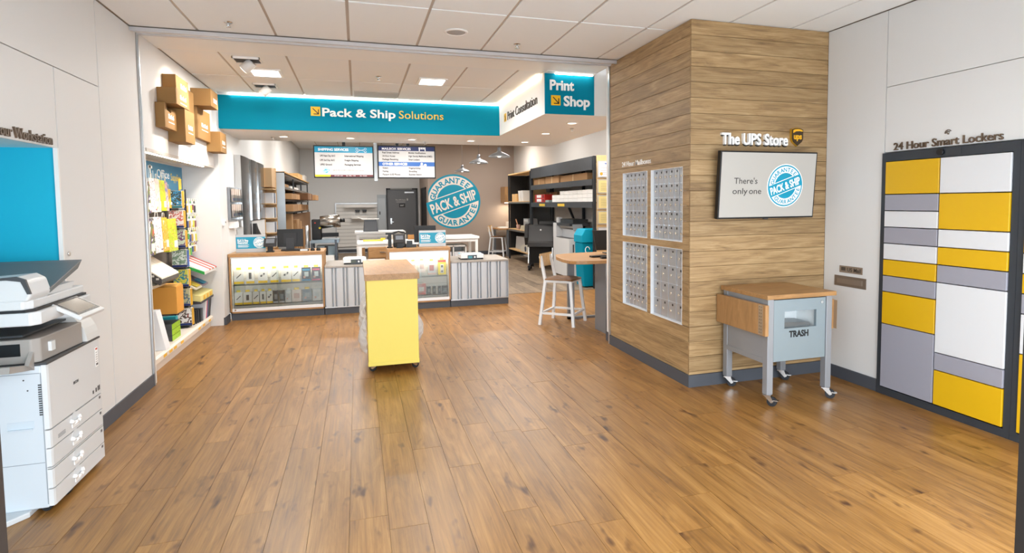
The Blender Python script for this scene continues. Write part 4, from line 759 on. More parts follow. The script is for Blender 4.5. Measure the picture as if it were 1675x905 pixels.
# ================================================================== SERVICE COUNTER
YF = 8.755
M_cas = mat('#f2eee6', .5, name='case_interior'); M_track = mat('#e8eaee', .35, .2, name='case_track'); M_shelf = glassmat('shelf_glass', '#e6f0f1', .25)
def display_case(label, x0, x1, split):
    t = thing('display_case', label, 'display case', ((x0 + x1) / 2, 9.0, 0), group='oak counter display cases')
    d = 9.40
    G().box(x0 + .01, x1 - .01, YF + .012, d, 0, .098).o('toe_kick', M_base, t)
    G().box(x0, x0 + .022, YF, d, .1, .885).o('side_panel', M_oakz, t); G().box(x1 - .022, x1, YF, d, .1, .885).o('side_panel', M_oakz, t)
    G().box(x0, x1, YF, d, .1, .122).o('bottom_panel', M_oak, t); G().box(x0 - .006, x1 + .006, YF - .006, d + .05, .885, .93).o('top', M_oak, t, bev=.002)
    G().box(x0 + .022, x1 - .022, 8.93, 8.945, .122, .885).o('back_panel', M_cas, t); G().box(x0 + .022, x0 + .03, YF + .02, 8.93, .122, .885).box(x1 - .03, x1 - .022, YF + .02, 8.93, .122, .885).o('side_lining', M_cas, t)
    G().box(x0 + .022, x1 - .022, YF + .004, YF + .03, .865, .885).o('top_track', M_track, t); G().box(x0 + .022, x1 - .022, YF + .002, YF + .03, .122, .165).box(x0 + split, x1 - .022, YF - .001, YF + .002, .124, .167).o('bottom_track', M_track, t)
    G().box(x0 + .03, x1 - .03, YF + .06, 8.93, .478, .486).o('glass_shelf', M_shelf, t); G().box(x0 + .03, x1 - .03, YF + .06, 8.93, .192, .200).o('glass_shelf', M_shelf, t)
    for z in (.27, .36, .56, .65, .74): G().box(x0 + .03, x1 - .03, 8.927, 8.93, z, z + .006).o('slat_groove', mat('#d2ccc0', .5), t)
    G().box(x0 + .022, x0 + split + .04, YF + .012, YF + .017, .165, .865).o('glass_pane', M_glass, t); G().box(x0 + split - .02, x1 - .022, YF + .005, YF + .010, .165, .865).o('glass_pane', M_glass, t)
    G().box(x0 + .04, x1 - .04, YF + .04, YF + .055, .868, .878).o('light_strip', M_ledwarm, t); G().cyl((x0 + .06, YF, .145), (x0 + .06, YF + .004, .145), .012, n=12).o('lock', M_chrome, t)
    lamp('case_light', 'AREA', ((x0 + x1) / 2, YF + .035, .855), 4.0, (1, .92, .78), x1 - x0 - .1, (0, .55, -1), .02)
    return t
display_case('left oak display case with phone accessories beside the leaflet rack', -1.722, -.488, .62)
display_case('right oak display case behind the yellow cart', .415, 1.345, .45)
M_corr = mat('#c3c9d0', .42, .25, name='corrugated_steel')
def low_counter(label, x0, x1, mod=.162):
    t = thing('metal_counter', label, 'counter', ((x0 + x1) / 2, 9.0, 0), group='corrugated steel counters')
    G().box(x0, x1 - .004, YF + .012, 9.62, 0, .098).o('toe_kick', M_base, t); G().box(x0 + .002, x1 - .004, YF + .062, 9.60, .098, .69).o('carcass', M_greym, t)
    pts = [(x0, YF + .048)]; x = x0 + .012
    while x < x1 - .05:     # wide rib, narrow rib, deep flutes
        for a, b in ((.09, .0), (.026, .0)):
            e = min(x + a, x1 - .02); pts += [(x, YF + .048), (x + .003, YF + .006), (e - .003, YF + .006), (e, YF + .048)]; x = e + .02
            if x > x1 - .05: break
    pts += [(x1 - .006, YF + .048), (x1 - .006, YF + .06), (x0, YF + .06)]
    G().prism(pts, 2, .112, .682).o('corrugated_panel', M_corr, t); G().box(x0, x1, YF + .002, YF + .06, .098, .113).o('bottom_trim', M_alu, t); G().box(x0 + .007, x1 - .007 if x1 < 1 else x1 + .004, YF - .004, 9.64, .685, .712).o('top', mat('#a19a92', .3, .1, name='stone_grey_worktop'), t, bev=.002)
    G().box(x1 - .006, x1, YF + .004, 9.60, .1, .685).o('end_panel', M_corr, t); return t
low_counter('corrugated steel counter section between the two display cases', -.487, .414)
low_counter('corrugated steel counter section at the right end', 1.346, 2.268)
tag(G().box(2.288, 2.318, 9.34, 9.64, .32, .70).o('counter_gate', M_oakz), 'narrow hanging gate panel at the right end of the steel counter', 'gate')
# --- packs hanging in the cases
def pack(x0, x1, z0, z1, label, kind, y=8.875):
    t = thing('accessory_pack', label, 'pack', ((x0 + x1) / 2, y, z0), group='packs in the display cases')
    xm = (x0 + x1) / 2; wd = x1 - x0; h = z1 - z0
    body = {'wy': '#f1f1ef', 'blue': '#1f2e38', 'pink': '#3a3340', 'grey': '#8fa0aa', 'pale': '#cfd6da', 'black': '#33383c', 'cream': '#f3e6e0', 'silver': '#c9cbcf', 'yel': '#e6d22a', 'red': '#d9857f', 'dark': '#3d494e'}[kind]
    G().box(x0, x1, y - .025, y, z0, z0 + h * .86).o('box', mat(body, .35), t)
    G().box(xm - wd * .25, xm + wd * .25, y - .012, y - .008, z0 + h * .86, z1).o('hang_tab', mat('#f2cf3e' if kind in ('wy', 'blue', 'pink', 'grey', 'cream', 'silver', 'yel') else '#d9d9d4', .4), t)
    yf = y - .0265
    if kind == 'wy':
        G().box(x0, x1, yf, y - .025, z0, z0 + h * .14).o('yellow_foot', mat('#f2cb1d', .4), t)
        q = random.choice((0, 1, 2)); g = G(); c = (xm, yf, z0 + h * .48)
        if q == 0: g.box(xm - wd * .16, xm + wd * .16, yf, y - .025, z0 + h * .28, z0 + h * .66)
        elif q == 1: g.M = Matrix.Translation(c) @ Matrix.Rotation(.8, 4, 'Y'); g.box(-.006, .006, 0, .0015, -h * .18, h * .18)
        else: g.cyl((xm - wd * .15, yf, c[2] - .01), (xm - wd * .15, y - .025, c[2] - .01), .014, n=10); g.cyl((xm + wd * .15, yf, c[2] + .02), (xm + wd * .15, y - .025, c[2] + .02), .012, n=10); g.box(xm - wd * .2, xm + wd * .2, yf, y - .025, c[2] + .0, c[2] + .006)
        g.o('product_picture', mat('#565b5e', .4), t)
    elif kind in ('blue', 'pink', 'grey', 'pale'):
        cc = {'blue': '#0f86b5', 'pink': '#c94a74', 'grey': '#7d909c', 'pale': '#e5e9ea'}[kind]
        G().box(x0 + .004, x1 - .004, yf, y - .025, z0 + .004, z0 + h * .10).o('foot_band', mat(cc, .4), t); G().box(x0 + wd * .3, x1 - wd * .25, yf, y - .025, z0 + h * .28, z0 + h * .58).o('product_picture', mat('#b9c3c6', .3), t); G().box(x0 + wd * .1, x1 - wd * .1, yf, y - .025, z0 + h * .66, z0 + h * .76).o('title_band', mat(cc, .4), t); G().cyl((x0 + wd * .3, yf - .001, z0 + h * .25), (x0 + wd * .3, y - .025, z0 + h * .25), wd * .13, n=10).o('hand_picture', mat('#c99c8c', .5), t)
    elif kind == 'yel':
        G().box(x0, x1, yf, y - .025, z0 + h * .72, z0 + h * .86).o('red_head', mat('#d23322', .4), t); G().box(x0 + wd * .3, x1 - wd * .3, yf, y - .025, z0 + h * .1, z0 + h * .6).o('window', mat('#ece9df', .3), t); G().box(x0 + wd * .38, x1 - wd * .38, yf - .001, y - .026, z0 + h * .15, z0 + h * .25).box(x0 + wd * .38, x1 - wd * .38, yf - .001, y - .026, z0 + h * .42, z0 + h * .55).o('product', mat('#55584f', .4), t)
    else:
        G().box(x0 + wd * .2, x1 - wd * .2, yf, y - .025, z0 + h * .25, z0 + h * .6).o('product_picture', mat({'black': '#8f9599', 'cream': '#d8b9b0', 'silver': '#b06a68', 'red': '#efe6e4', 'dark': '#7f8b8e'}.get(kind, '#888'), .4), t); G().box(x0, x1, yf, y - .025, z0, z0 + h * .1).o('foot_band', mat({'black': '#c9ccd0', 'cream': '#e9d9d2', 'silver': '#d9b9ae', 'red': '#c94038', 'dark': '#22292c'}.get(kind, '#888'), .4), t)
KN = {'wy': 'white and yellow', 'blue': 'bright blue', 'pink': 'pink and black', 'grey': 'slate grey', 'pale': 'pale grey', 'black': 'black and white', 'cream': 'cream', 'silver': 'silver and red', 'yel': 'yellow and red', 'red': 'red and clear', 'dark': 'dark slate'}
for k, (a, b, kd) in enumerate(((-1.681, -1.558, 'wy'), (-1.526, -1.422, 'wy'), (-1.373, -1.253, 'wy'), (-1.213, -1.108, 'wy'), (-1.072, -0.939, 'wy'), (-0.925, -0.823, 'wy'), (-0.798, -0.674, 'blue'), (-0.661, -0.541, 'pink'))):
    pack(a, b, .50, .73, '%s accessory pack, top row of left case, %s' % (KN[kd], ORD[k]), kd)
for k, (a, b, kd) in enumerate(((-1.683, -1.582, 'wy'), (-1.574, -1.462, 'wy'), (-1.451, -1.368, 'wy'), (-1.357, -1.280, 'wy'), (-1.269, -1.192, 'wy'), (-1.184, -1.120, 'black'), (-1.108, -1.036, 'black'), (-1.023, -0.947, 'pale'), (-0.935, -0.813, 'cream'), (-0.794, -0.670, 'grey'), (-0.654, -0.541, 'pale'))):
    pack(a, b, .205, .41, '%s accessory pack, bottom row of left case, %s' % (KN[kd], ORD[k]), kd)
for k, (a, b, z0, z1, kd) in enumerate(((0.620, 0.721, .56, .74, 'cream'), (0.735, 0.840, .56, .75, 'cream'), (0.869, 0.970, .55, .76, 'cream'), (1.013, 1.128, .51, .75, 'silver'), (1.167, 1.291, .50, .77, 'yel'))):
    pack(a, b, z0, z1, '%s pack, top row of right case, %s' % (KN[kd], ORD[k]), kd)
for k, (a, b, kd) in enumerate(((0.697, 0.812, 'red'), (0.840, 0.975, 'red'), (0.994, 1.049, 'dark'), (1.080, 1.128, 'dark'), (1.162, 1.205, 'dark'), (1.224, 1.315, 'dark'))):
    pack(a, b, .205, .40 if kd == 'red' else .345, '%s pack, bottom row of right case, %s' % (KN[kd], ORD[k]), kd)
# --- things on the counter
def ad_sign(label, x0, x1, y, z):
    t = thing('counter_sign', label, 'counter sign', ((x0 + x1) / 2, y, z), group='teal counter signs'); h = .255
    G().box(x0, x1, y, y + .012, z, z + h).o('acrylic_block', mat('#b9bec4', .25, name='frosted_acrylic'), t, bev=.002); G().box(x0 + .006, x1 - .006, y - .0015, y, z + .055, z + h - .035).o('print', mat('#1794b8', .4), t); G().box(x0 + .01, x1 - .01, y + .012, y + .07, z, z + .012).o('foot', mat('#b9bec4', .25, name='frosted_acrylic'), t)
    wd = x1 - x0; g = G(); g.M = frame('S', (x0, y - .0015, z)); gtext(g, 'Please ask for our', wd * .28, .010, wd * .06, .188, .001, bold=.01, m=0); gtext(g, 'Pack & Ship', wd * .36, .026, wd * .06, .158, .001, bold=.04); gtext(g, 'Guarantee', wd * .34, .026, wd * .06, .128, .001, bold=.04)
    for q in range(4): g.box(wd * .07, wd * (.40 + .04 * (q % 2)), .075 + q * .011, .079 + q * .011, 0, .001)
    g.o('print_text', M_wht, t)
    g = G(); g.M = frame('S', (x0 + wd * .79, y - .0018, z + .137)); seal(g, .078, 0, 1, 0, d=.0006); g.o('print_stamp', [mat('#1794b8', .4), M_wht], t)
ad_sign('teal counter sign with round stamp on the left display case', -1.665, -1.275, 8.98, .931); ad_sign('teal counter sign with round stamp on the right display case', .90, 1.315, 8.98, .931)
def monitor(label, x0, x1, y, z0, z1, zc, back=True):
    t = thing('register_monitor', label, 'monitor', ((x0 + x1) / 2, y, zc), group='register monitors'); xm = (x0 + x1) / 2
    G().prism([(y, z1), (y + .02, z1), (y - .01, z0), (y - .03, z0)], 0, x0, x1).o('screen_housing', M_black, t, bev=.004); G().prism([(y - .012, z1 - .06), (y - .03, z1 - .06), (y - .05, z0 + .05), (y - .03, z0 + .05)], 0, xm - .09, xm + .09).o('back_cover', mat('#222225', .4), t)
    G().prism([(y - .02, z1 - .13), (y - .05, z1 - .13), (y - .055, zc + .02), (y - .01, zc + .02)], 0, xm - .055, xm + .055).o('stand', mat('#2b2b2e', .4), t); G().box(xm - .12, xm + .12, y - .12, y + .1, zc, zc + .02).o('foot', M_black, t)
monitor('black register monitor on the left display case', -1.143, -.785, 9.16, .985, 1.245, .931); monitor('black register monitor behind the sign on the right case', .845, 1.19, 9.20, .99, 1.255, .931)
def terminal(label, x, y, z, s=1):
    t = thing('card_terminal', label, 'card terminal', (x, y, z), group='card terminals')
    G().box(x - .05, x + .05, y - .05, y + .05, z, z + .02).box(x - .035, x + .035, y - .015, y + .02, z + .02, z + .10).o('stand', M_black, t)
    G().prism([(y - .05, z + .085), (y - .04, z + .075), (y + .06, z + .185), (y + .05, z + .20)], 0, x - .085, x + .085).o('body', mat('#232326', .35), t, bev=.005); G().prism([(y - .015, z + .128), (y - .015, z + .13), (y + .035, z + .187), (y + .035, z + .185)], 0, x - .055, x + .055).o('display', mat('#6b7078', .15), t)
terminal('black card terminal on a stand on the left case', -1.21, 8.93, .931); terminal('black card terminal on a stand on the right case', .60, 8.93, .931)
def scale_(label, x0, x1, lcd):
    t = thing('postal_scale', label, 'scale', ((x0 + x1) / 2, 8.96, .713), group='postal scales'); y0, y1 = 8.88, 9.17
    G().box(x0 + .01, x1 - .01, y0 + .01, y1, .712, .735).o('base', M_black, t); G().box(x0, x1, y0, y1, .735, .795).o('housing', mat('#e6e8ea', .35), t, bev=.006); G().box(x0 + .02, x1 - .02, y0 + .03, y1 - .005, .796, .806).o('platform', mat('#d2d6d8', .25, .4), t)
    p = G().prism([(y0 - .012, .718), (y0 - .004, .785), (y0 + .02, .785), (y0 + .02, .718)], 0, x0 + .11, x0 + .255).o('control_panel', mat('#333a44', .35), t); G().prism([(y0 - .0125, .735), (y0 - .007, .772), (y0 - .005, .772), (y0 - .010, .735)], 0, x0 + .12, x0 + .185).o('display', mat(lcd, .2), p)
    G().cyl((x0 + .222, y0 - .013, .753), (x0 + .222, y0 + .0, .753), .014, n=12).o('button', M_wht, p); return t
scale_('white postal scale on the steel counter left of the yellow cart', -.225, .105, '#4c5348'); s_ = scale_('white postal scale with blue corners on the right steel counter', 1.53, 1.90, '#4e8f9c')
G().box(1.535, 1.60, 9.06, 9.165, .796, .803).box(1.83, 1.895, 9.06, 9.165, .796, .803).o('corner_pad', mat('#2287a3', .4), s_)
tag(G().box(-1.02, -.70, 8.97, 9.06, .931, .948).o('keyboard', M_black), 'black keyboard under the left register monitor', 'keyboard'); t = tag(G().box(-.82, -.70, 8.90, 8.95, .931, .962).o('card_stand', M_black), 'small black holder with white card by the left keyboard', 'card holder'); G().box(-.81, -.71, 8.897, 8.90, .937, .958).o('card', M_wht, t)
for k, x in enumerate((-.645, -.565)): tag(G().lathe([(.03, 0), (.03, .02), (.022, .03), (.022, .045), (.001, .046)], (x, 8.95, .931), 14).o('stamp', M_black), 'small black ink stamp on the left case, %s one' % ['left', 'right'][k], 'stamp', 'ink stamps')
t = thing('pen_stand', 'tall black twin pole scanner stand on the right case', 'scanner stand', (.46, 9.0, .931)); G().cyl((.46, 9.0, .931), (.46, 9.0, .95), .045).o('base', M_black, t); G().box(.435, .485, 8.985, 9.015, .95, 1.135).o('post', M_black, t); G().box(.40, .52, 8.96, 9.04, 1.135, 1.165).o('head', M_black, t)
t = thing('receipt_printer', 'black receipt printer on the right case', 'receipt printer', (.58, 9.12, .931)); G().box(.52, .70, 9.06, 9.24, .931, 1.14).o('body', mat('#26221f', .35), t, bev=.012); G().box(.55, .66, 9.055, 9.06, 1.03, 1.06).o('paper_slot', mat('#7d6b62', .3), t)
tag(G().box(.70, .86, 8.98, 9.12, .931, .975).box(.72, .80, 9.0, 9.08, .975, 1.03).o('card_reader', mat('#2b2f34', .4)), 'dark card reader beside the right register monitor', 'card reader')
tag(G().box(.74, .90, 9.03, 9.05, .975, 1.0).o('white_slip', M_wht, None), 'white paper slip beside the right card reader', 'paper slip')
# ================================================================== MENU SCREENS
def menu(label, x0, x1, z0, z1, y, build):
    t = thing('menu_screen', label, 'screen', ((x0 + x1) / 2, y, z0), group='hanging menu screens')
    G().box(x0, x1, y, y + .05, z0, z1).o('housing', M_black, t, bev=.003); W, H = x1 - x0 - .036, z1 - z0 - .04
    def gg(): g = G(); g.M = frame('S', (x0 + .018, y - .001, z0 + .022)); return g
    xm = (x0 + x1) / 2
    for px_ in ((xm,) if 'shipping' in label else (xm - .16, xm + .02)): G().box(px_ - .025, px_ + .025, y + .02, y + .06, z1, 3.40).o('hanger', M_black, t)
    build(gg, W, H, t)
EM = lambda h, e=.13: mat(h, .4, emit=e)
dk = mat('#1d0f12', .5)
def line(gg, t, s, w, h, x, y, bold, m): g = gg(); gtext(g, s, w, h, x, y, .003, bold=bold, m=0); g.o('menu_line', m, t)
def b1(gg, W, H, t):
    gg().box(0, W, 0, H, 0, .001).o('display', mat('#c4c4c4', .5, emit=.16), t); gg().box(0, W, H * .80, H, .001, .002).o('title_band', EM('#1a8fb4'), t)
    g = gg(); gtext(g, 'SHIPPING SERVICES', W * .52, H * .085, W * .06, H * .86, .003, bold=.02); g.o('title', EM('#ffffff'), t)
    for q, (a, b) in enumerate((('UPS Next Day Air®', 'International Shipping'), ('UPS 2nd Day Air®', 'Freight Shipping'), ('UPS® Ground', 'Packaging Services'))):
        line(gg, t, a, W * [.26, .25, .2][q], H * .058, W * .09, H * (.665 - q * .145), .03, dk); line(gg, t, b, W * [.33, .24, .28][q], H * .058, W * .51, H * (.665 - q * .145), .03, dk)
    line(gg, t, 'Add the PACK & SHIP GUARANTEE to your shipment', W * .54, H * .036, W * .30, H * .195, .015, dk); line(gg, t, 'Ask how to get Certified Packing Experts', W * .34, H * .028, W * .30, H * .145, .0, dk)
    g = gg(); g.box(0.02 * W, W * .98, H * .11, H * .28, .001, .002, 0); g.box(W * .49, W * .494, H * .33, H * .75, .001, .002); g.o('grey_band', EM('#d9d9d6'), t)
    gg().box(0, W * .26, 0, H * .065, .001, .002).o('yellow_strip', EM('#f3d11f'), t); gg().box(W * .26, W, 0, H * .065, .001, .002).o('maroon_strip', EM('#5a2226', .4), t)
    g = gg(); [gtext(g, s, W * wd_, H * .03, W * x_, H * .018, .003, bold=.0) for s, wd_, x_ in (('M-F  8:30 - 6:30', .14, .33), ('Sat  9:00 - 4:00', .16, .53), ('Sun  Closed', .12, .77))]; g.o('strip_text', EM('#ffffff'), t)
    g = gg(); gtext(g, 'Pick up times', W * .13, H * .03, W * .06, H * .018, .003); g.o('strip_text', EM('#a8752a', .3), t)
    g = gg(); g.M = g.M @ Matrix.Translation((W * .19, H * .19, .003)); seal(g, H * .11, 0, 0, 1, d=.0004); g.o('stamp', [EM('#3aa0c2'), EM('#e6f4f8')], t)
    g = gg(); g.M = g.M @ Matrix.Translation((W * .80, H * .89, .003))
    for sx in (-1, 1):
        for sy in (-1, 1): g.tube([(sx * W * .075 + W * .02 * math.cos(a), sy * H * .045 + H * .028 * math.sin(a), 0) for a in [q * PI / 4 for q in range(9)]], .0022, 4)
    g.tube([(-W * .06, -H * .03, 0), (W * .06, H * .03, 0)], .003, 4); g.tube([(W * .06, -H * .03, 0), (-W * .06, H * .03, 0)], .003, 4); g.o('globe_icon', EM('#ffffff'), t)
def b2(gg, W, H, t):
    gg().box(0, W, 0, H, 0, .001).o('display', mat('#c4c4c4', .5, emit=.16), t); gg().box(0, W, H * .86, H, .001, .002).o('title_band', EM('#17265c'), t); gg().box(0, W, H * .36, H * .50, .001, .002).o('title_band', EM('#3767b0'), t)
    line(gg, t, 'MAILBOX SERVICES', W * .51, H * .075, W * .06, H * .89, .015, EM('#ffffff')); line(gg, t, 'OTHER SERVICES', W * .44, H * .075, W * .065, H * .395, .03, EM('#ffffff'))
    for q, (a, wa, b, wb) in enumerate((('Real Street Address', .3, 'Mobile Notifications', .31), ('24-Hour Access', .225, 'High Density Mailboxes (HMD)', .43), ('Package Receiving', .28, 'Smart Lockers', .2))): line(gg, t, a, W * wa, H * .055, W * .065, H * (.775 - q * .11), .025, dk); line(gg, t, b, W * wb, H * .055, W * .53, H * (.775 - q * .11), .025, dk)
    for q, (a, wa, b, wb) in enumerate((('Notary', .1, 'Fingerprinting', .21), ('Faxing', .1, 'Shredding', .145), ('Passport & ID Photos', .31, 'Business Station', .23))): line(gg, t, a, W * wa, H * .055, W * .065, H * (.275 - q * .105), .025, dk); line(gg, t, b, W * wb, H * .055, W * .53, H * (.275 - q * .105), .025, dk)
    gg().box(W * .50, W * .503, H * .04, H * .33, .001, .002).box(W * .50, W * .503, H * .53, H * .83, .001, .002).o('rule', EM('#dcdcdc'), t)
    g = gg()
    for q in range(4): g.box(W * (.715 + q * .033), W * (.738 + q * .033), H * .92, H * .985, .003, .004)
    g.box(W * .72, W * .735, H * .865, H * .92, .003, .004); g.box(W * .825, W * .84, H * .865, H * .92, .003, .004); g.cyl((W * .765, H * .44, .003), (W * .765, H * .44, .004), H * .04, n=10); g.cyl((W * .83, H * .40, .003), (W * .83, H * .40, .004), H * .045, n=10); g.box(W * .73, W * .80, H * .362, H * .39, .003, .004); g.o('icon', EM('#ffffff'), t)
menu('hanging menu screen with teal shipping header and yellow footer', -.668, .286, 2.045, 2.582, 10.1, b1); menu('hanging menu screen with two navy and blue header bands', .350, 1.325, 2.040, 2.602, 10.1, b2)
tag(G().box(.292, .345, 10.16, 10.2, 2.0, 3.40).o('conduit', mat('#b9bcbe', .3, .6)), 'grey metal conduit between the two menu screens', 'conduit')
# wall stamp on the taupe wall
g = G(); g.M = frame('S', (2.835, 17.548, 1.665)); seal(g, .835, 0, 0, 1, clipx=-.768, d=.002)
tag(g.o('wall_stamp', [M_seal, mat('#efe8e1', .5)]), 'huge round teal and white stamp on the taupe back wall', 'wall graphic')
# ================================================================== WORKROOM, LEFT
M_mirror = mat('#8e9092', .16, 1, name='polished_steel')
for k, (y0, y1, z0) in enumerate(((9.52, 10.33, .96), (10.35, 11.06, 1.36), (11.08, 11.83, 1.36))):
    t = thing('steel_panel', 'tall polished steel wall panel, %s of three' % ['nearest', 'middle', 'farthest'][k], 'wall panel', (-1.68, (y0 + y1) / 2, z0), group='polished steel wall panels')
    g = G(); n = 8; pts = [(-1.665 + .012 * math.sin(PI * i / n), y0 + (y1 - y0) * i / n) for i in range(n + 1)] + [(-1.742, y1), (-1.742, y0)]
    g.prism(pts, 2, z0, 2.36); g.o('sheet', M_mirror, t); G().box(-1.742, -1.652, y0 - .012, y0 - .001, z0, 2.36).o('edge_strip', M_chrome, t)
t = thing('wall_monitor', 'white panel with a black camera stand under the steel panels', 'panel', (-1.7, 10.6, 1.0)); G().box(-1.74, -1.68, 10.37, 11.83, .95, 1.345).o('board', mat('#eceeef', .4), t); G().prism([(10.45, .95), (11.1, .95), (11.0, 1.1), (10.75, 1.2), (10.6, 1.3), (10.5, 1.3)], 0, -1.68, -1.63).o('black_device', M_black, t)  # white and black reflection in the mirror-like steel, built as solid shapes
t = thing('binder_shelf', 'tall oak shelf with binders beyond the steel panels', 'shelf', (-1.6, 11.7, 0))
G().box(-1.742, -1.67, 11.87, 11.89, 0, 2.33).o('side', M_birch, t); G().box(-1.742, -1.53, 12.40, 12.42, 0, 2.33).o('side', M_birch, t)
G().box(-1.742, -1.73, 11.87, 12.42, 0, 2.33).o('back', mat('#caa06a', .6), t)
for k, z in enumerate((.5, .78, 1.06, 1.34, 1.62, 1.90)): G().box(-1.742, -1.53, 11.87, 12.42, z, z + .02).o('shelf_board', M_birch, t)
G().box(-1.742, -1.54, 11.89, 12.40, 1.95, 2.31).o('cupboard_door', mat('#d0ae84', .5), t)
for k, z in enumerate((.80, 1.08, 1.36, 1.64)):
    for q in range(3): tag(G().box(-1.72, -1.535, 11.91 + q * .15, 12.03 + q * .15, z, z + .2).o('binder', mat(['#dfe3ea', '#3c4658', '#c9ced8'][q], .5)), '%s binder on the %s board of the oak shelf, %s' % (['pale', 'navy', 'grey'][q], ['lowest', 'second', 'third', 'highest'][k], ['nearest', 'middle', 'farthest'][q]), 'binder', 'binders on the oak shelf')
t = thing('packing_shelf', 'long dark packing shelf with perforated galvanised end', 'shelf', (-1.55, 15, 0))
X0, X1 = -1.74, -1.40
M_perf = mat('#aeb4b8', .3, .8, bump=.6, bscale=160, name='perforated_steel')
G().box(-1.66, X1 + .02, 12.44, 12.455, .3, 2.27).o('end_panel', M_perf, t)
for y in (12.47, 14.4, 16.3, 18.3): G().box(X1 - .03, X1, y, y + .04, 0, 2.25).o('upright', M_char, t)
for z in (.5, 1.02, 1.42, 1.68, 1.93, 2.2): G().box(X0, X1, 12.46, 18.5, z, z + .045).o('shelf_board', mat('#6d6a66', .5), t)
G().box(X0, X0 + .01, 12.46, 18.5, 0, 2.25).o('back', mat('#1e1d1d', .7), t); G().box(-1.74, X1 + .03, 12.44, 18.5, 2.25, 2.275).o('top_board', M_kraft, t)
def carton(label, x0, x1, y0, y1, z0, z1, grp, m=M_card):
    if x1 < 1: y0 += .4; y1 += .4; x1 -= .05
    t = tag(G().box(x0, x1, y0, y1, z0, z1).o('carton', m, None, bev=.003, seg=1), label, 'carton', grp)
    ym = (y0 + y1) / 2
    if x1 < 1: G().box(x1, x1 + .002, ym - .03, ym + .03, z0 + .01, z1).o('tape', mat('#c7a97c', .35), t)
    else: G().box(x0 - .002, x0, ym - .03, ym + .03, z0 + .01, z1).o('tape', mat('#c7a97c', .35), t)
    return t
gr = 'cartons on the packing shelf'
carton('flat carton at the near end of the third shelf from top', -1.72, -1.22, 12.2, 13.9, 1.725, 1.84, gr); carton('dark flat carton jutting out beside it on the third shelf from top', -1.72, -1.05, 14.0, 15.4, 1.725, 1.88, gr, mat('#7d5a3f', .8, bump=.1)); carton('flat carton jutting out farthest on the third shelf from top', -1.72, -.98, 15.5, 16.6, 1.725, 1.86, gr)
carton('long carton at the near end of the fourth shelf', -1.72, -1.20, 12.2, 14.4, 1.47, 1.62, gr); carton('carton farther along the fourth shelf', -1.72, -1.22, 14.5, 16.2, 1.47, 1.61, gr); carton('pale carton on top of the packing shelf', -1.70, -1.38, 15.5, 16.6, 2.28, 2.42, gr, M_kraft); carton('white carton on top of the packing shelf at its far end', -1.70, -1.38, 17.2, 18.0, 2.28, 2.46, gr, mat('#ecebe8', .6))
carton('small carton on the second shelf near the end', -1.7, -1.4, 12.3, 13.4, 1.98, 2.05, gr); carton('white flat box on the second shelf', -1.7, -1.38, 13.6, 15.4, 1.98, 2.03, gr, mat('#e3e2e0', .6)); carton('upright kraft carton below at the near end', -1.6, -1.25, 12.3, 12.6, .9, 1.42, gr); carton('open carton standing low on the packing shelf', -1.6, -1.22, 13.0, 13.7, 1.07, 1.28, gr)
t = tag(G().box(-1.38, -1.35, 13.3, 18.2, .55, 1.40).o('cardboard_sheet', mat('#8a6a4d', .8, bump=.1, bscale=40)), 'large brown cardboard sheet leaning on the packing shelf', 'cardboard sheet')
for k, (y, h, c) in enumerate(((13.4, 1.2, '#b08a5f'), (13.9, 1.1, '#a57f55'), (14.5, 1.22, '#b7926a'), (15.2, 1.05, '#a98258'))): tag(G().prism([(y, .5), (y + .35, .5), (y + .25, h), (y - .05, h)], 0, -1.34, -1.29).o('carton_blank', mat(c, .8, bump=.1)), 'folded carton blank leaning low before the sheet, %s' % ['nearest', 'second', 'third', 'farthest'][k], 'carton blank', 'folded carton blanks')
# paper dispenser with steel roller on a frame
t = thing('roll_dispenser', 'packing machine with big steel roller on a grey frame', 'packing machine', (-.55, 12.0, 0))
yq = 12.0
for x, y in ((-.86, 11.8), (-.42, 11.75), (-.86, 12.3), (-.42, 12.3)): G().box(x - .02, x + .02, y - .02, y + .02, .04, .92).o('leg', mat('#5e6670', .4, .4), t)
for x, y in ((-.86, 11.8), (-.42, 11.75), (-.86, 12.3), (-.42, 12.3)): G().cyl((x, y - .015, .04), (x, y + .015, .04), .04, n=12).o('caster', M_rubber, t)
G().box(-.88, -.36, 11.75, 12.32, .86, .92).o('table', mat('#9fb0bd', .35, .4), t); G().box(-.78, -.40, 11.8, 12.2, .58, .80).o('bin', mat('#7f9099', .35), t); G().box(-.63, -.57, 11.79, 11.80, .58, .80).o('bin_slot', M_black, t)
G().box(-.80, -.37, 11.9, 12.0, .97, 1.05).o('cross_arm', M_blackm, t); G().box(-.86, -.68, 11.85, 12.1, .92, 1.32).o('motor_head', M_black, t, bev=.02); G().cyl((-.95, 11.95, .45), (-.95, 11.95, 1.2), .03).o('post', mat('#cfd2d4', .3, .6), t)
G().cyl((-.70, 11.95, 1.255), (-.335, 11.95, 1.285), .125, n=28).o('steel_roller', mat('#b3aca4', .28, 1), t); G().cyl((-.335, 11.95, 1.285), (-.245, 11.95, 1.29), .035, n=14).o('axle', M_black, t); G().cyl((-.795, 11.84, 1.25), (-.795, 11.86, 1.25), .014).o('red_button', mat('#c5301f', .4), t); G().cyl((-.71, 11.83, 1.15), (-.71, 11.85, 1.15), .02).o('yellow_knob', mat('#d8c420', .4), t)
G().prism([(11.6, .5), (11.62, .62), (12.2, .62), (12.2, .5)], 0, -.72, -.45).o('stool_seat', M_white, t)
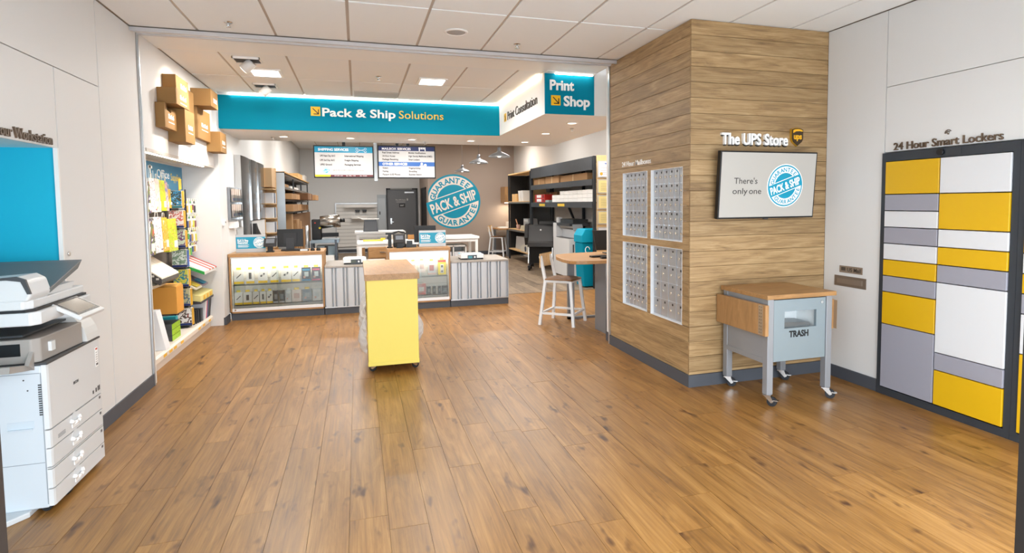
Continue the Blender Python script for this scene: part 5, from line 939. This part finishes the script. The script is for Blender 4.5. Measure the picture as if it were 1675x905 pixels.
# slat wall on the back wall
t = thing('slat_wall', 'white slat wall board on the back wall', 'slat wall', (.04, 19.95, .18))
for k in range(12): G().box(-.67, .63, 19.955, 19.985, .20 + k * .118, .308 + k * .118).o('slat', mat('#ececea', .5, name='white_slat'), t)
G().box(-.69, .635, 19.985, 20.0, .18, 1.63).o('backer', mat('#8e8e8c', .6), t); G().box(-.71, -.67, 19.95, 20.0, .18, 1.65).box(-.67, .635, 19.95, 20, 1.615, 1.65).o('edge_trim', M_alu, t)
tag(G().box(-.40, .55, 19.72, 19.952, 1.50, 1.57).o('display_ledge', M_white), 'white ledge near the top of the slat wall', 'ledge')
for k, x in enumerate((.0, .22)): tag(G().prism([(x - .08, 1.42), (x + .08, 1.42), (x + .06, 1.34), (x - .06, 1.34)], 1, 19.85, 19.952).o('tray_cup', M_char), 'dark cup under the slat wall ledge, %s' % ['left', 'right'][k], 'cup', 'dark cups on the slat wall')
tag(G().box(-.2, .3, 19.7, 19.952, 1.13, 1.22).o('wrap_roll_box', mat('#f0efed', .5)), 'white box shelf halfway down the slat wall', 'shelf')
t = thing('electric_panel', 'grey electrical panel on the back wall by the exit door', 'electrical panel', (.73, 19.97, .6)); G().box(.645, .925, 19.93, 19.999, .55, 1.92).o('cabinet', mat('#a3aaaf', .4, .3), t); G().box(.67, .90, 19.925, 19.93, .60, 1.80).o('door', mat('#b3babf', .4, .3), t); G().box(.70, .735, 19.915, 19.925, 1.25, 1.36).o('latch', M_black, t)
# work tables
M_wt = mat('#eeeff0', .4, name='white_worktop')
def table(label, x0, x1, y0, y1, h, legs=True, nm='work_table'):
    t = thing(nm, label, 'table', ((x0 + x1) / 2, (y0 + y1) / 2, 0), group='white work tables'); G().box(x0, x1, y0, y1, h - .045, h).o('top', M_wt, t, bev=.004); G().box(x0 + .04, x1 - .04, y0 + .03, y1 - .03, h - .10, h - .045).o('apron', M_white, t)
    for x in (x0 + .05, x1 - .05):
        for y in (y0 + .05, y1 - .05): G().box(x - .025, x + .025, y - .025, y + .025, 0, h - .045).o('leg', M_white, t)
    return t
table('white work table at the right behind the counter', 1.2, 2.25, 10.9, 11.7, .965)
t = thing('drawer_rack', 'white cubby rack under the right work table', 'cubby', (1.7, 11.2, 0))
G().box(1.50, 2.02, 11.05, 11.5, .76, .79).box(1.50, 2.02, 11.05, 11.5, .55, .57).box(1.50, 2.02, 11.05, 11.5, .30, .33).box(1.50, 1.52, 11.05, 11.5, .3, .79).box(1.755, 1.775, 11.05, 11.5, .3, .79).box(2.0, 2.02, 11.05, 11.5, .3, .79).box(1.5, 2.02, 11.48, 11.5, .3, .79).o('frame', M_white, t)
for k, x in enumerate((1.53, 1.785)):
    for q in range(2): tag(G().box(x, x + .20, 11.07, 11.44, .575 - q * .243, .66 - q * .22).o('paper_bin', mat(['#c9ccd2', '#d9dbe0'][k], .5)), 'stack of paper in the cubby rack, %s %s' % (['upper', 'lower'][q], ['left', 'right'][k]), 'paper', 'paper in the cubby rack')
tag(G().box(1.2, 1.75, 10.95, 11.35, .86, .862).o('cutting_mat', mat('#3c9a55', .6)), 'green cutting mat edge under the right table', 'mat') if 0 else None
table('white work table at the left behind the counter', -.06, .9, 11.55, 12.25, 1.066)
table('lower white packing bench in front of it', -.02, 1.15, 10.35, 10.95, .945)
t = thing('drawer_cabinet', 'oak drawer cabinet with two drawers under the packing bench', 'cabinet', (.45, 10.6, 0)); G().box(.16, .80, 10.37, 10.85, .05, .84).o('body', M_oak, t)
for k, z in enumerate((.66, .44, .22)):
    d_ = G().box(.165, .795, 10.352, 10.37, z, z + .19).o('drawer', M_oak, t, bev=.002); g = G(); g.tube([(.36, 10.352, z + .11), (.38, 10.335, z + .10), (.56, 10.335, z + .10), (.58, 10.352, z + .11)], .006, 6); g.o('handle', M_alu, d_)
tag(G().prism([(11.65, .56), (11.95, .56), (11.95, .9), (11.65, .9)], 0, .03, .12).o('cardboard_tube', M_card), 'dark carton stored under the left work table', 'carton')
t = thing('desk_printer', 'dark label printer with open paper wing on the left work table', 'printer', (.24, 11.75, 1.067)); G().prism([(.10, 1.068), (.38, 1.068), (.36, 1.30), (.12, 1.30)], 1, 11.65, 11.9).o('body', mat('#4f5156', .4), t); G().box(.13, .35, 11.645, 11.65, 1.09, 1.26).o('front', mat('#5f6166', .4), t); G().prism([(-.02, 1.36), (.09, 1.302), (.40, 1.302), (.40, 1.32), (.09, 1.32)], 1, 11.65, 11.85).o('paper_wing', M_white, t)
tag(G().box(.08, .42, 10.5, 10.75, .946, .965).box(.38, .46, 10.5, 10.6, .965, 1.0).o('tape_measure', mat('#d6b636', .5)), 'yellow ruler and tape on the packing bench', 'ruler')
tag(G().box(.88, 1.10, 10.75, 10.85, .947, 1.03).o('kraft_box', mat('#a8763f', .7), None), 'long kraft box standing on the bench before the exit door', 'box')
t = thing('desk_chair', 'cream backed desk chair behind the packing bench', 'chair', (.72, 11.1, 0)); G().prism([(.60, .9), (.86, .9), (.87, 1.03), (.83, 1.07), (.73, 1.085), (.63, 1.07), (.59, 1.03)], 1, 11.05, 11.08).o('backrest', mat('#cfc6b8', .5), t); G().prism([(.58, 1.03), (.63, 1.075), (.73, 1.095), (.83, 1.075), (.88, 1.03), (.86, 1.03), (.73, 1.07), (.60, 1.03)], 1, 11.03, 11.10).o('back_rail', M_black, t); G().box(.56, .90, 11.08, 11.42, .55, .61).o('seat', mat('#3a3a3c', .6), t); G().cyl((.73, 11.25, .08), (.73, 11.25, .55), .03).o('post', M_blackm, t); G().box(.60, .62, 11.06, 11.1, .6, .92).box(.84, .86, 11.06, 11.1, .6, .92).o('back_bracket', M_black, t)
g = G()
for q in range(5): a = q * 2 * PI / 5; g.bar((.73, 11.25, .07), (.73 + .27 * math.cos(a), 11.25 + .27 * math.sin(a), .04), .04); g.cyl((.73 + .27 * math.cos(a), 11.25 + .27 * math.sin(a) - .02, .028), (.73 + .27 * math.cos(a), 11.25 + .27 * math.sin(a) + .02, .028), .028, n=10)
g.o('star_base', M_blackm, t)
# ================================================================== PRINT SHOP SIDE
t = thing('pallet_shelf', 'dark grey steel storage shelf along the right wall', 'shelf', (4.45, 11.7, 0))
XA, XB = 4.15, 4.75
for y in (9.72, 13.66):
    for x in (XA, XB - .05): G().box(x, x + .05, y, y + .05, 0, 2.45).o('upright', M_blackm, t)
G().box(XB - .05, XB, 11.6, 11.66, 0, 2.45).o('upright', M_blackm, t); G().bar((4.74, 12.0, 1.0), (4.74, 12.6, 1.5), .04).o('brace', M_blackm, t)
for z0, z1 in ((2.20, 2.445), (1.915, 2.03), (1.495, 1.61)):
    G().box(XA - .01, XA + .03, 9.77, 13.66, z0, z1).o('beam', M_char, t); G().box(XA + .03, XB, 9.75, 13.68, z1 - .03, z1 - .005).o('deck', mat('#2e2c2b', .6), t)
for y in (11.25, 12.55): G().box(XA - .013, XA - .01, y, y + .42, 1.52, 1.575).o('shelf_tag', mat('#e3bf3c', .5), t)
gr = 'cartons on the steel shelf'
carton('taped carton on the upper steel shelf, far end', 4.2, 4.6, 12.75, 13.6, 2.03, 2.17, gr); carton('taped carton on the upper steel shelf, middle', 4.2, 4.62, 11.75, 12.7, 2.03, 2.19, gr); carton('long taped carton on the upper steel shelf, near end', 4.22, 4.62, 10.2, 11.7, 2.03, 2.17, gr); carton('plain carton at the far end of the lower steel shelf', 4.45, 4.7, 12.6, 13.55, 1.612, 1.85, gr); carton('plain carton at the back of the lower steel shelf', 4.5, 4.7, 11.9, 12.5, 1.612, 1.83, gr)
for q in range(2):
    o = tag(G().box(4.2, 4.42, 12.75, 13.5, 1.612 + q * .095, 1.702 + q * .095).o('toner_box', mat('#c5281f', .45)), ['lower', 'upper'][q] + ' red and white box on the lower steel shelf', 'box', 'red boxes'); G().box(4.196, 4.2, 13.0, 13.35, 1.625 + q * .095, 1.69 + q * .095).o('label_patch', M_wht, o); G().cyl((4.196, 12.85, 1.655 + q * .095), (4.2, 12.85, 1.655 + q * .095), .035).o('round_patch', mat('#3a2a2a', .4), o)
tag(G().box(4.2, 4.4, 12.45, 12.7, 1.612, 1.66).o('paper_ream', mat('#9fb0b0', .5)), 'grey green ream beside the red boxes', 'paper ream')
rows = [(1.612, 9), (1.690, 9), (1.768, 7)]
for r_, (z, n) in enumerate(rows):
    for q in range(n):
        y = 9.86 + q * .258
        tag(G().box(4.19, 4.42, y, y + .25, z, z + .074).o('white_box', mat('#ecebe9', .5, var=.04)), 'small white box on the lower steel shelf, %s row, %s from the post' % (['bottom', 'middle', 'top'][r_], ['first', 'second', 'third', 'fourth', 'fifth', 'sixth', 'seventh', 'eighth', 'ninth'][q]), 'box', 'white boxes on the steel shelf')
# end panel with certificates
t = thing('certificate_board', 'perforated tan board on the end of the steel shelf', 'board', (4.45, 9.71, .3)); G().box(4.205, 4.75, 9.705, 9.716, .55, 2.46).o('peg_sheet', mat('#c9a878', .6, bump=.8, bscale=70), t); G().box(4.205, 4.75, 9.704, 9.717, 0, .55).o('lower_sheet', mat('#3d3b3a', .5), t)
g = G()
for a in range(22):
    for z in (2.43, 2.40, 1.99, 1.705, 1.42): g.box(4.235 + a * .024, 4.241 + a * .024, 9.7035, 9.705, z, z + .007)
g.o('peg_holes', mat('#5d4a33', .7), t)
for k, (z0, z1, c) in enumerate(((2.05, 2.36, '#dcdcee'), (1.76, 2.02, '#d8c888'), (1.47, 1.73, '#d8c888'), (1.19, 1.44, '#d8c888'), (.80, 1.14, '#c9cad0'))):
    f = thing('certificate', ['white certificate with gold seal, topmost in the row', 'gold toned certificate, second from top', 'gold toned certificate, third from top', 'gold toned certificate, fourth from top', 'silver framed notice at the bottom of the row'][k], 'certificate', (4.3, 9.70, z0), group='framed certificates')
    G().box(4.215, 4.56, 9.688, 9.703, z0, z1).o('frame', mat('#b3b0aa', .35, .4), f); G().box(4.235, 4.54, 9.686, 9.688, z0 + .02, z1 - .02).o('paper', mat(c, .5), f)
    g = G()
    for q in range(5): g.box(4.28, 4.48 - .02 * (q % 2), 9.685, 9.686, z0 + .06 + q * .03, z0 + .066 + q * .03)
    g.o('print', mat('#8a8068', .5), f)
    if k == 0: G().cyl((4.29, 9.684, z0 + .07), (4.29, 9.686, z0 + .07), .03).o('gold_seal', mat('#c9a23c', .35, .4), f); G().prism([(4.34, z1 - .04), (4.42, z1 - .04), (4.38, z1 - .07)], 1, 9.685, 9.686).o('emblem', mat('#4a5f9c', .5), f)
# second shelf
t = thing('craft_shelf', 'oak shelf unit with black backing beyond the steel shelf', 'shelf', (4.45, 14.85, 0))
for y in (13.76, 15.9): G().box(4.15, 4.19, y, y + .04, 0, 2.40).o('upright', M_blackm, t)
G().box(4.70, 4.715, 13.78, 15.92, .1, 2.38).o('back_board', mat('#1d1e20', .6), t); G().box(4.2, 4.715, 15.915, 15.925, .1, 2.38).o('side_board', mat('#1d1e20', .6), t)
for z, th in ((2.385, .03), (1.60, .045), (.835, .045), (.28, .03)): G().box(4.15, 4.72, 13.77, 15.94, z, z + th).o('shelf_board', M_birch if z < 2 else M_kraft, t)
G().box(4.145, 4.15, 13.77, 15.94, 1.585, 1.625).box(4.145, 4.15, 13.77, 15.94, .815, .86).o('front_edge', mat('#6c6a68', .4, .3), t)
carton('small kraft box at the far end of the middle craft shelf', 4.2, 4.6, 15.2, 15.7, 1.645, 1.85, 'things on the craft shelf', M_kraft)
for k, y in enumerate((14.55, 14.80)): tag(G().prism([(y, 1.645), (y + .20, 1.645), (y + .26, 1.93), (y + .06, 1.93)], 0, 4.2, 4.5).o('magazine_file', mat('#e3e2de', .5)), 'white magazine file on the craft shelf, %s' % ['nearer', 'farther'][k], 'magazine file', 'magazine files')
tag(G().box(4.2, 4.6, 13.83, 13.95, 1.645, 2.3).o('board_stack', M_kraft), 'upright kraft boards at the near end of the craft shelf', 'boards')
t = tag(G().prism([(14.35, .88), (14.9, .88), (14.9, 1.18), (14.45, 1.18)], 0, 4.3, 4.55).o('binding_machine', mat('#a3a7ab', .4, .3)), 'grey upright binding machine on the craft shelf', 'machine'); G().box(4.296, 4.30, 14.5, 14.85, 1.10, 1.16).o('label_patch', mat('#cfd2d4', .4), t)
tag(G().prism([(14.1, .88), (14.8, .88), (14.7, 1.0), (14.3, 1.02), (14.1, .98)], 0, 4.17, 4.29).o('punch', mat('#c9c2a8', .4)), 'cream hole punch before the grey binding machine', 'punch')
t = tag(G().lathe([(.05, 0), (.06, .12), (.055, .12), (.045, .01)], (4.25, 15.25, .88), 14).o('pen_cup', mat('#b58f80', .5)), 'pinkish cup with a brush on the craft shelf', 'cup'); G().cyl((4.25, 15.26, .95), (4.25, 15.5, 1.14), .014).o('brush', mat('#c98f6a', .5), t)
tag(G().box(4.2, 4.3, 13.82, 13.9, .88, 1.0).o('wood_block', M_birch), 'small wooden block at the near end of the craft shelf', 'block')
tag(G().prism([(14.5, .31), (15.75, .31), (15.65, .66), (14.6, .66)], 0, 4.3, 4.6).o('paper_trimmer', mat('#c3c4c6', .4)), 'grey trimmer on the lowest craft shelf', 'trimmer')
t = tag(G().prism([(14.05, .31), (14.75, .31), (14.7, .45), (14.4, .52), (14.1, .5)], 0, 4.16, 4.28).o('laminator', mat('#d0cdc2', .4)), 'cream laminator on the lowest craft shelf', 'laminator'); G().cyl((4.15, 14.25, .40), (4.17, 14.25, .40), .07).o('knob', mat('#26304a', .4), t)
# wide format plotter
t = thing('plotter', 'large black wide format plotter standing in the aisle', 'plotter', (4.22, 13.05, 0), math.radians(-24), None, True)
M_plk = mat('#2c2b2c', .3, name='plotter_black'); PW = .30
# local frame: front faces -y, width along x
G().prism([(-.28, .62), (-.30, .70), (-.20, 1.05), (-.13, 1.08), (.12, 1.07), (.15, .68), (.05, .58)], 0, -PW, PW).o('body', M_plk, t, bev=.01)
G().prism([(-.38, .57), (-.38, .66), (-.26, .72), (-.22, .63)], 0, -PW, PW).o('front_roll', mat('#3b3938', .25), t); G().prism([(-.277, .74), (-.285, .74), (-.245, .87), (-.238, .87)], 0, -PW * .9, PW * .9).o('paper_slot', mat('#0d0d0e', .3), t)
for s_ in (-1, 1): G().prism([(-.33, .78), (-.23, 1.07), (-.12, 1.10), (.13, 1.10), (.13, .64), (-.23, .60)], 0, s_ * PW, s_ * (PW + .08)).o('end_cover', mat('#232223', .3), t)
G().cyl((.0, -.235, .96), (.0, -.24, .96), .02).o('badge', mat('#d9dadb', .3), t); G().prism([(-.12, 1.09), (-.10, 1.16), (.08, 1.16), (.12, 1.09)], 0, -.05, PW + .05).o('scanner_lid', mat('#1a1a1b', .35), t)
for x in (-PW + .02, PW - .02):
    G().box(x - .03, x + .03, -.04, .02, .08, .62).o('leg', M_blackm, t); G().box(x - .03, x + .03, -.30, .14, .07, .11).o('foot', M_blackm, t)
    for y in (-.26, .10): G().cyl((x - .02, y, .036), (x + .02, y, .036), .036, n=12).o('caster', M_rubber, t)
G().prism([(-.24, .58), (-.28, .56), (-.14, .16), (-.10, .18)], 0, -PW + .04, PW - .04).o('catch_cloth', mat('#1f1f20', .8), t)
for x in (-PW + .02, PW - .02): G().bar((x, -.29, .54), (x, -.40, .18), .018).o('cloth_arm', M_alu, t)
# second copier
t = thing('copier', 'white upright copier standing behind the round table', 'copier', (4.43, 11.6, 0)); x0, x1, y0, y1 = 4.20, 4.66, 11.14, 12.15
G().box(x0, x1, y0, y1, .03, .84).o('body', M_cw, t, bev=.006); G().prism([(x0, .84), (x0, 1.15), (x0 + .04, 1.15), (x0 + .16, .95), (x0 + .16, .84)], 1, y1 - .2, y1).o('side_tower', M_cw, t); G().box(x0 + .15, x1, y0, y1 - .1, .84, 1.02).o('upper_body', mat('#d6dbe0', .35), t); G().box(x0 + .02, x1, y0 + .02, y1 - .03, 1.10, 1.16).o('scanner', mat('#3a3d41', .35), t); G().box(x0 + .1, x1 - .02, y0 + .03, y1 - .05, 1.16, 1.24).o('feeder', mat('#2d3034', .35), t); G().box(x0 + .06, x0 + .14, y1 - .2, y1 - .05, 1.10, 1.27).o('feeder_hood', M_cw, t)
g = G(); g.M = frame(((1, 0, 0), (0, .5, .86), (0, -.86, .5)), (x0 + .18, y0 - .02, 1.08)); g.box(-.10, .12, -.07, .07, -.02, 0); g.o('touch_panel', mat('#a8adb2', .3), t); G().box(x0 - .001, x0 + .14, y0 + .02, y1 - .2, .842, .85).o('paper_tray', M_cd, t)
for q in range(4): G().box(x0 + .22, x1 - .005, y0 - .004, y0, .06 + q * .16, .205 + q * .16).o('drawer', mat('#cfd6de', .35), t)
G().box(x0 + .08, x0 + .11, y0 - .002, y0, .55, .72).o('vent', M_cd, t)
for x in (x0 + .06, x1 - .06): G().cyl((x, y0 + .05, .022), (x, y0 + .09, .022), .022).o('caster', M_rubber, t)
# shredding bin
t = thing('shred_bin', 'tall teal shredding bin with lid beside the steel shelf', 'bin', (4.2, 10.08, 0))
G().prism([(4.02, .02), (4.36, .02), (4.40, .84), (3.985, .84), (3.985, .74)], 1, 9.88, 10.26).o('body', M_teal, t, bev=.01); G().prism([(3.97, .845), (4.41, .845), (4.41, .98), (4.36, 1.10), (4.04, 1.10), (3.97, .98)], 1, 9.86, 10.28).o('lid', mat('#0693b2', .5, spec=.2), t, bev=.012)
g = G(); g.M = frame('S', (4.03, 9.878, .45)); [g.box(q * .045, q * .045 + .03, .0 + .006 * (q % 2), .04, 0, .002) for q in range(4)]; g.o('bin_marking', M_wht, t)
g = G(); g.M = frame('S', (4.03, 9.878, .45)); g.tube([(.06 + .045 * math.cos(a), .26 + .06 * math.sin(a), .002) for a in [q * PI / 6 for q in range(11)]], .007, 5); g.o('bin_emblem', M_wht, t)
# round table with steel legs
t = thing('bar_table', 'oak bar height table with curved end and grey steel legs', 'table', (2.9, 6.9, 0))
pts = []
for i in range(25):
    a = PI / 2 + PI * i / 24; pts.append((3.10 + .72 * math.cos(a), 6.80 + .62 * math.sin(a)))
pts += [(4.3, 6.18), (4.3, 7.42)]
tt = [(2.536, 7.24), (2.44, 6.95), (2.405, 6.65), (2.42, 6.42), (2.47, 6.32), (2.60, 6.285), (4.5, 6.285), (4.5, 7.42), (3.3, 7.42), (2.8, 7.36)]
G().prism(tt, 2, .86, .902).o('top', M_oak, t, bev=.004)
M_leg = mat('#8f959c', .38, .5, name='grey_table_steel')
for x in (2.72, 3.25): G().box(x, x + .09, 7.26, 7.31, .0, .86).o('leg', M_leg, t)
G().box(2.72, 3.34, 7.26, 7.31, 0, .03).o('floor_rail', M_leg, t); G().box(2.72, 3.34, 7.26, 7.31, .83, .86).o('top_rail', M_leg, t)
G().box(2.84, 2.95, 6.29, 6.62, 0, .86).o('leg', M_leg, t); G().box(2.95, 3.6, 6.33, 6.40, 0, .03).o('floor_rail', M_leg, t)
tag(G().prism([(2.80, 6.62), (3.02, 6.62), (3.02, 6.72), (2.80, 6.70)], 2, .903, .925).o('remote', M_black), 'black handheld remote on the oak bar table', 'remote'); tag(G().box(2.86, 3.0, 6.44, 6.50, .903, .93).o('stapler', M_black), 'small black stapler on the oak bar table', 'stapler')
t = thing('monitor', 'black monitor on the bar table half hidden by the white post', 'monitor', (3.15, 7.1, .902)); G().prism([(3.02, 1.22), (3.55, 1.22), (3.55, .95), (3.07, .95)], 1, 7.1, 7.13).o('screen', M_black, t); G().box(3.2, 3.4, 7.05, 7.2, .902, .915).box(3.27, 3.33, 7.12, 7.15, .915, 1.0).o('stand', M_black, t)
# stools
M_walnut = wood('walnut_seat', ['#5f3f22', '#7d5630', '#946b40'], 1, 1.5, .4, .03, 0, .1, 12)
def stool(label, loc, rz, s=1):
    t = thing('stool', label, 'stool', loc, rz, 'white framed counter stools', True); M_sf = mat('#e6eaee', .35, name='white_stool_frame')
    # local: front = -y
    ft = {(-1, -1): (-.235, -.235), (1, -1): (.235, -.235), (-1, 1): (-.235, .235), (1, 1): (.235, .235)}; sp = .175; hs = .575
    for (a, b), (x, y) in ft.items(): G().bar((x, y, 0), (a * sp, b * sp, hs), .036, .036).o('leg', M_sf, t)
    def lerp(k, z): x, y = ft[k]; f = z / hs; return (x + (k[0] * sp - x) * f, y + (k[1] * sp - y) * f, z)
    for k1, k2 in (((-1, -1), (1, -1)), ((-1, 1), (1, 1)), ((-1, -1), (-1, 1)), ((1, -1), (1, 1))):
        G().bar(lerp(k1, .155), lerp(k2, .155), .026, .026).o('stretcher', M_sf, t); G().bar((k1[0] * sp, k1[1] * sp, hs), (k2[0] * sp, k2[1] * sp, hs), .032, .032).o('seat_rail', M_sf, t)
    for a in (-1, 1): G().bar((a * sp, sp, hs), (a * (sp - .005), sp + .07, .90), .033, .033).o('back_post', M_sf, t)
    g = G(); n = 10; vs = []
    for j_ in range(2):
        for a in range(n + 1):
            for b in range(n + 1):
                u, v = a / n * 2 - 1, b / n * 2 - 1; rr = 1 - .07 * (abs(u) ** 4) ; x = u * .205; y = v * .20 - .01; x *= 1 - .06 * abs(v) ** 3; y *= 1 - .07 * abs(u) ** 4
                z = .606 - .012 * (1 - u * u) * (1 - v * v) - (.014 if j_ == 0 else 0) - (.02 * max(0, -v - .6) if 1 else 0); vs.append((x, y, z))
    N = (n + 1) ** 2
    fs = [(N + a * (n + 1) + b, N + (a + 1) * (n + 1) + b, N + (a + 1) * (n + 1) + b + 1, N + a * (n + 1) + b + 1) for a in range(n) for b in range(n)] + [(a * (n + 1) + b, a * (n + 1) + b + 1, (a + 1) * (n + 1) + b + 1, (a + 1) * (n + 1) + b) for a in range(n) for b in range(n)]
    for a in range(n):
        for e0, e1 in ((a * (n + 1), (a + 1) * (n + 1)), ((a + 1) * (n + 1) + n, a * (n + 1) + n), (a + 1, a), (n * (n + 1) + a, n * (n + 1) + a + 1)): fs.append((e0, e1, N + e1, N + e0))
    g.add(vs, fs, True); g.o('seat', M_walnut, t)
    g = G(); pts = []; n = 8
    for i in range(n + 1): u = i / n * 2 - 1; pts.append((u * .20, .235 + .028 * (1 - u * u)))
    outl = pts + [(x, y + .014) for x, y in reversed(pts)]
    g.prism(outl, 2, .745, .93); b_ = g.o('backrest', M_birch, t, bev=.012); return t
import math as _m
stool('white framed stool with wooden seat at the bar table', (2.578, 7.088, 0), _m.radians(49.0) )
stool('white framed stool with wooden seat far back by the taupe wall', (4.02, 16.75, 0), _m.radians(62))
# far desk and cabinet
t = thing('desk', 'oak topped desk with grey legs by the taupe wall', 'desk', (4.4, 17.0, 0)); G().box(4.0, 4.765, 16.5, 17.45, .80, .84).o('top', M_oak, t)
for x, y in ((4.25, 16.55), (4.69, 16.55), (4.05, 17.4), (4.69, 17.4)): G().box(x, x + .06, y - .03, y + .03, 0, .80).o('leg', M_leg, t)
tag(G().box(4.4, 4.7, 16.9, 17.25, .842, 1.02).o('desk_box', mat('#e9e1d4', .5)), 'cream box on the far desk', 'box'); tag(G().box(4.1, 4.35, 16.8, 17.1, .842, .87).o('paper_pile', M_wht), 'pile of white paper on the far desk', 'paper')
t = thing('wall_cupboard', 'oak wall cupboard on the taupe wall corner', 'cupboard', (4.5, 17.3, 1.62)); G().box(4.32, 4.77, 17.0, 17.545, 1.62, 2.10).o('body', M_oakz, t); G().box(4.36, 4.70, 17.05, 17.2, 1.60, 1.62).o('light_strip', M_ledwarm, t)
lamp('cupboard_light', 'AREA', (4.5, 17.25, 1.58), 5, WARM, .3)
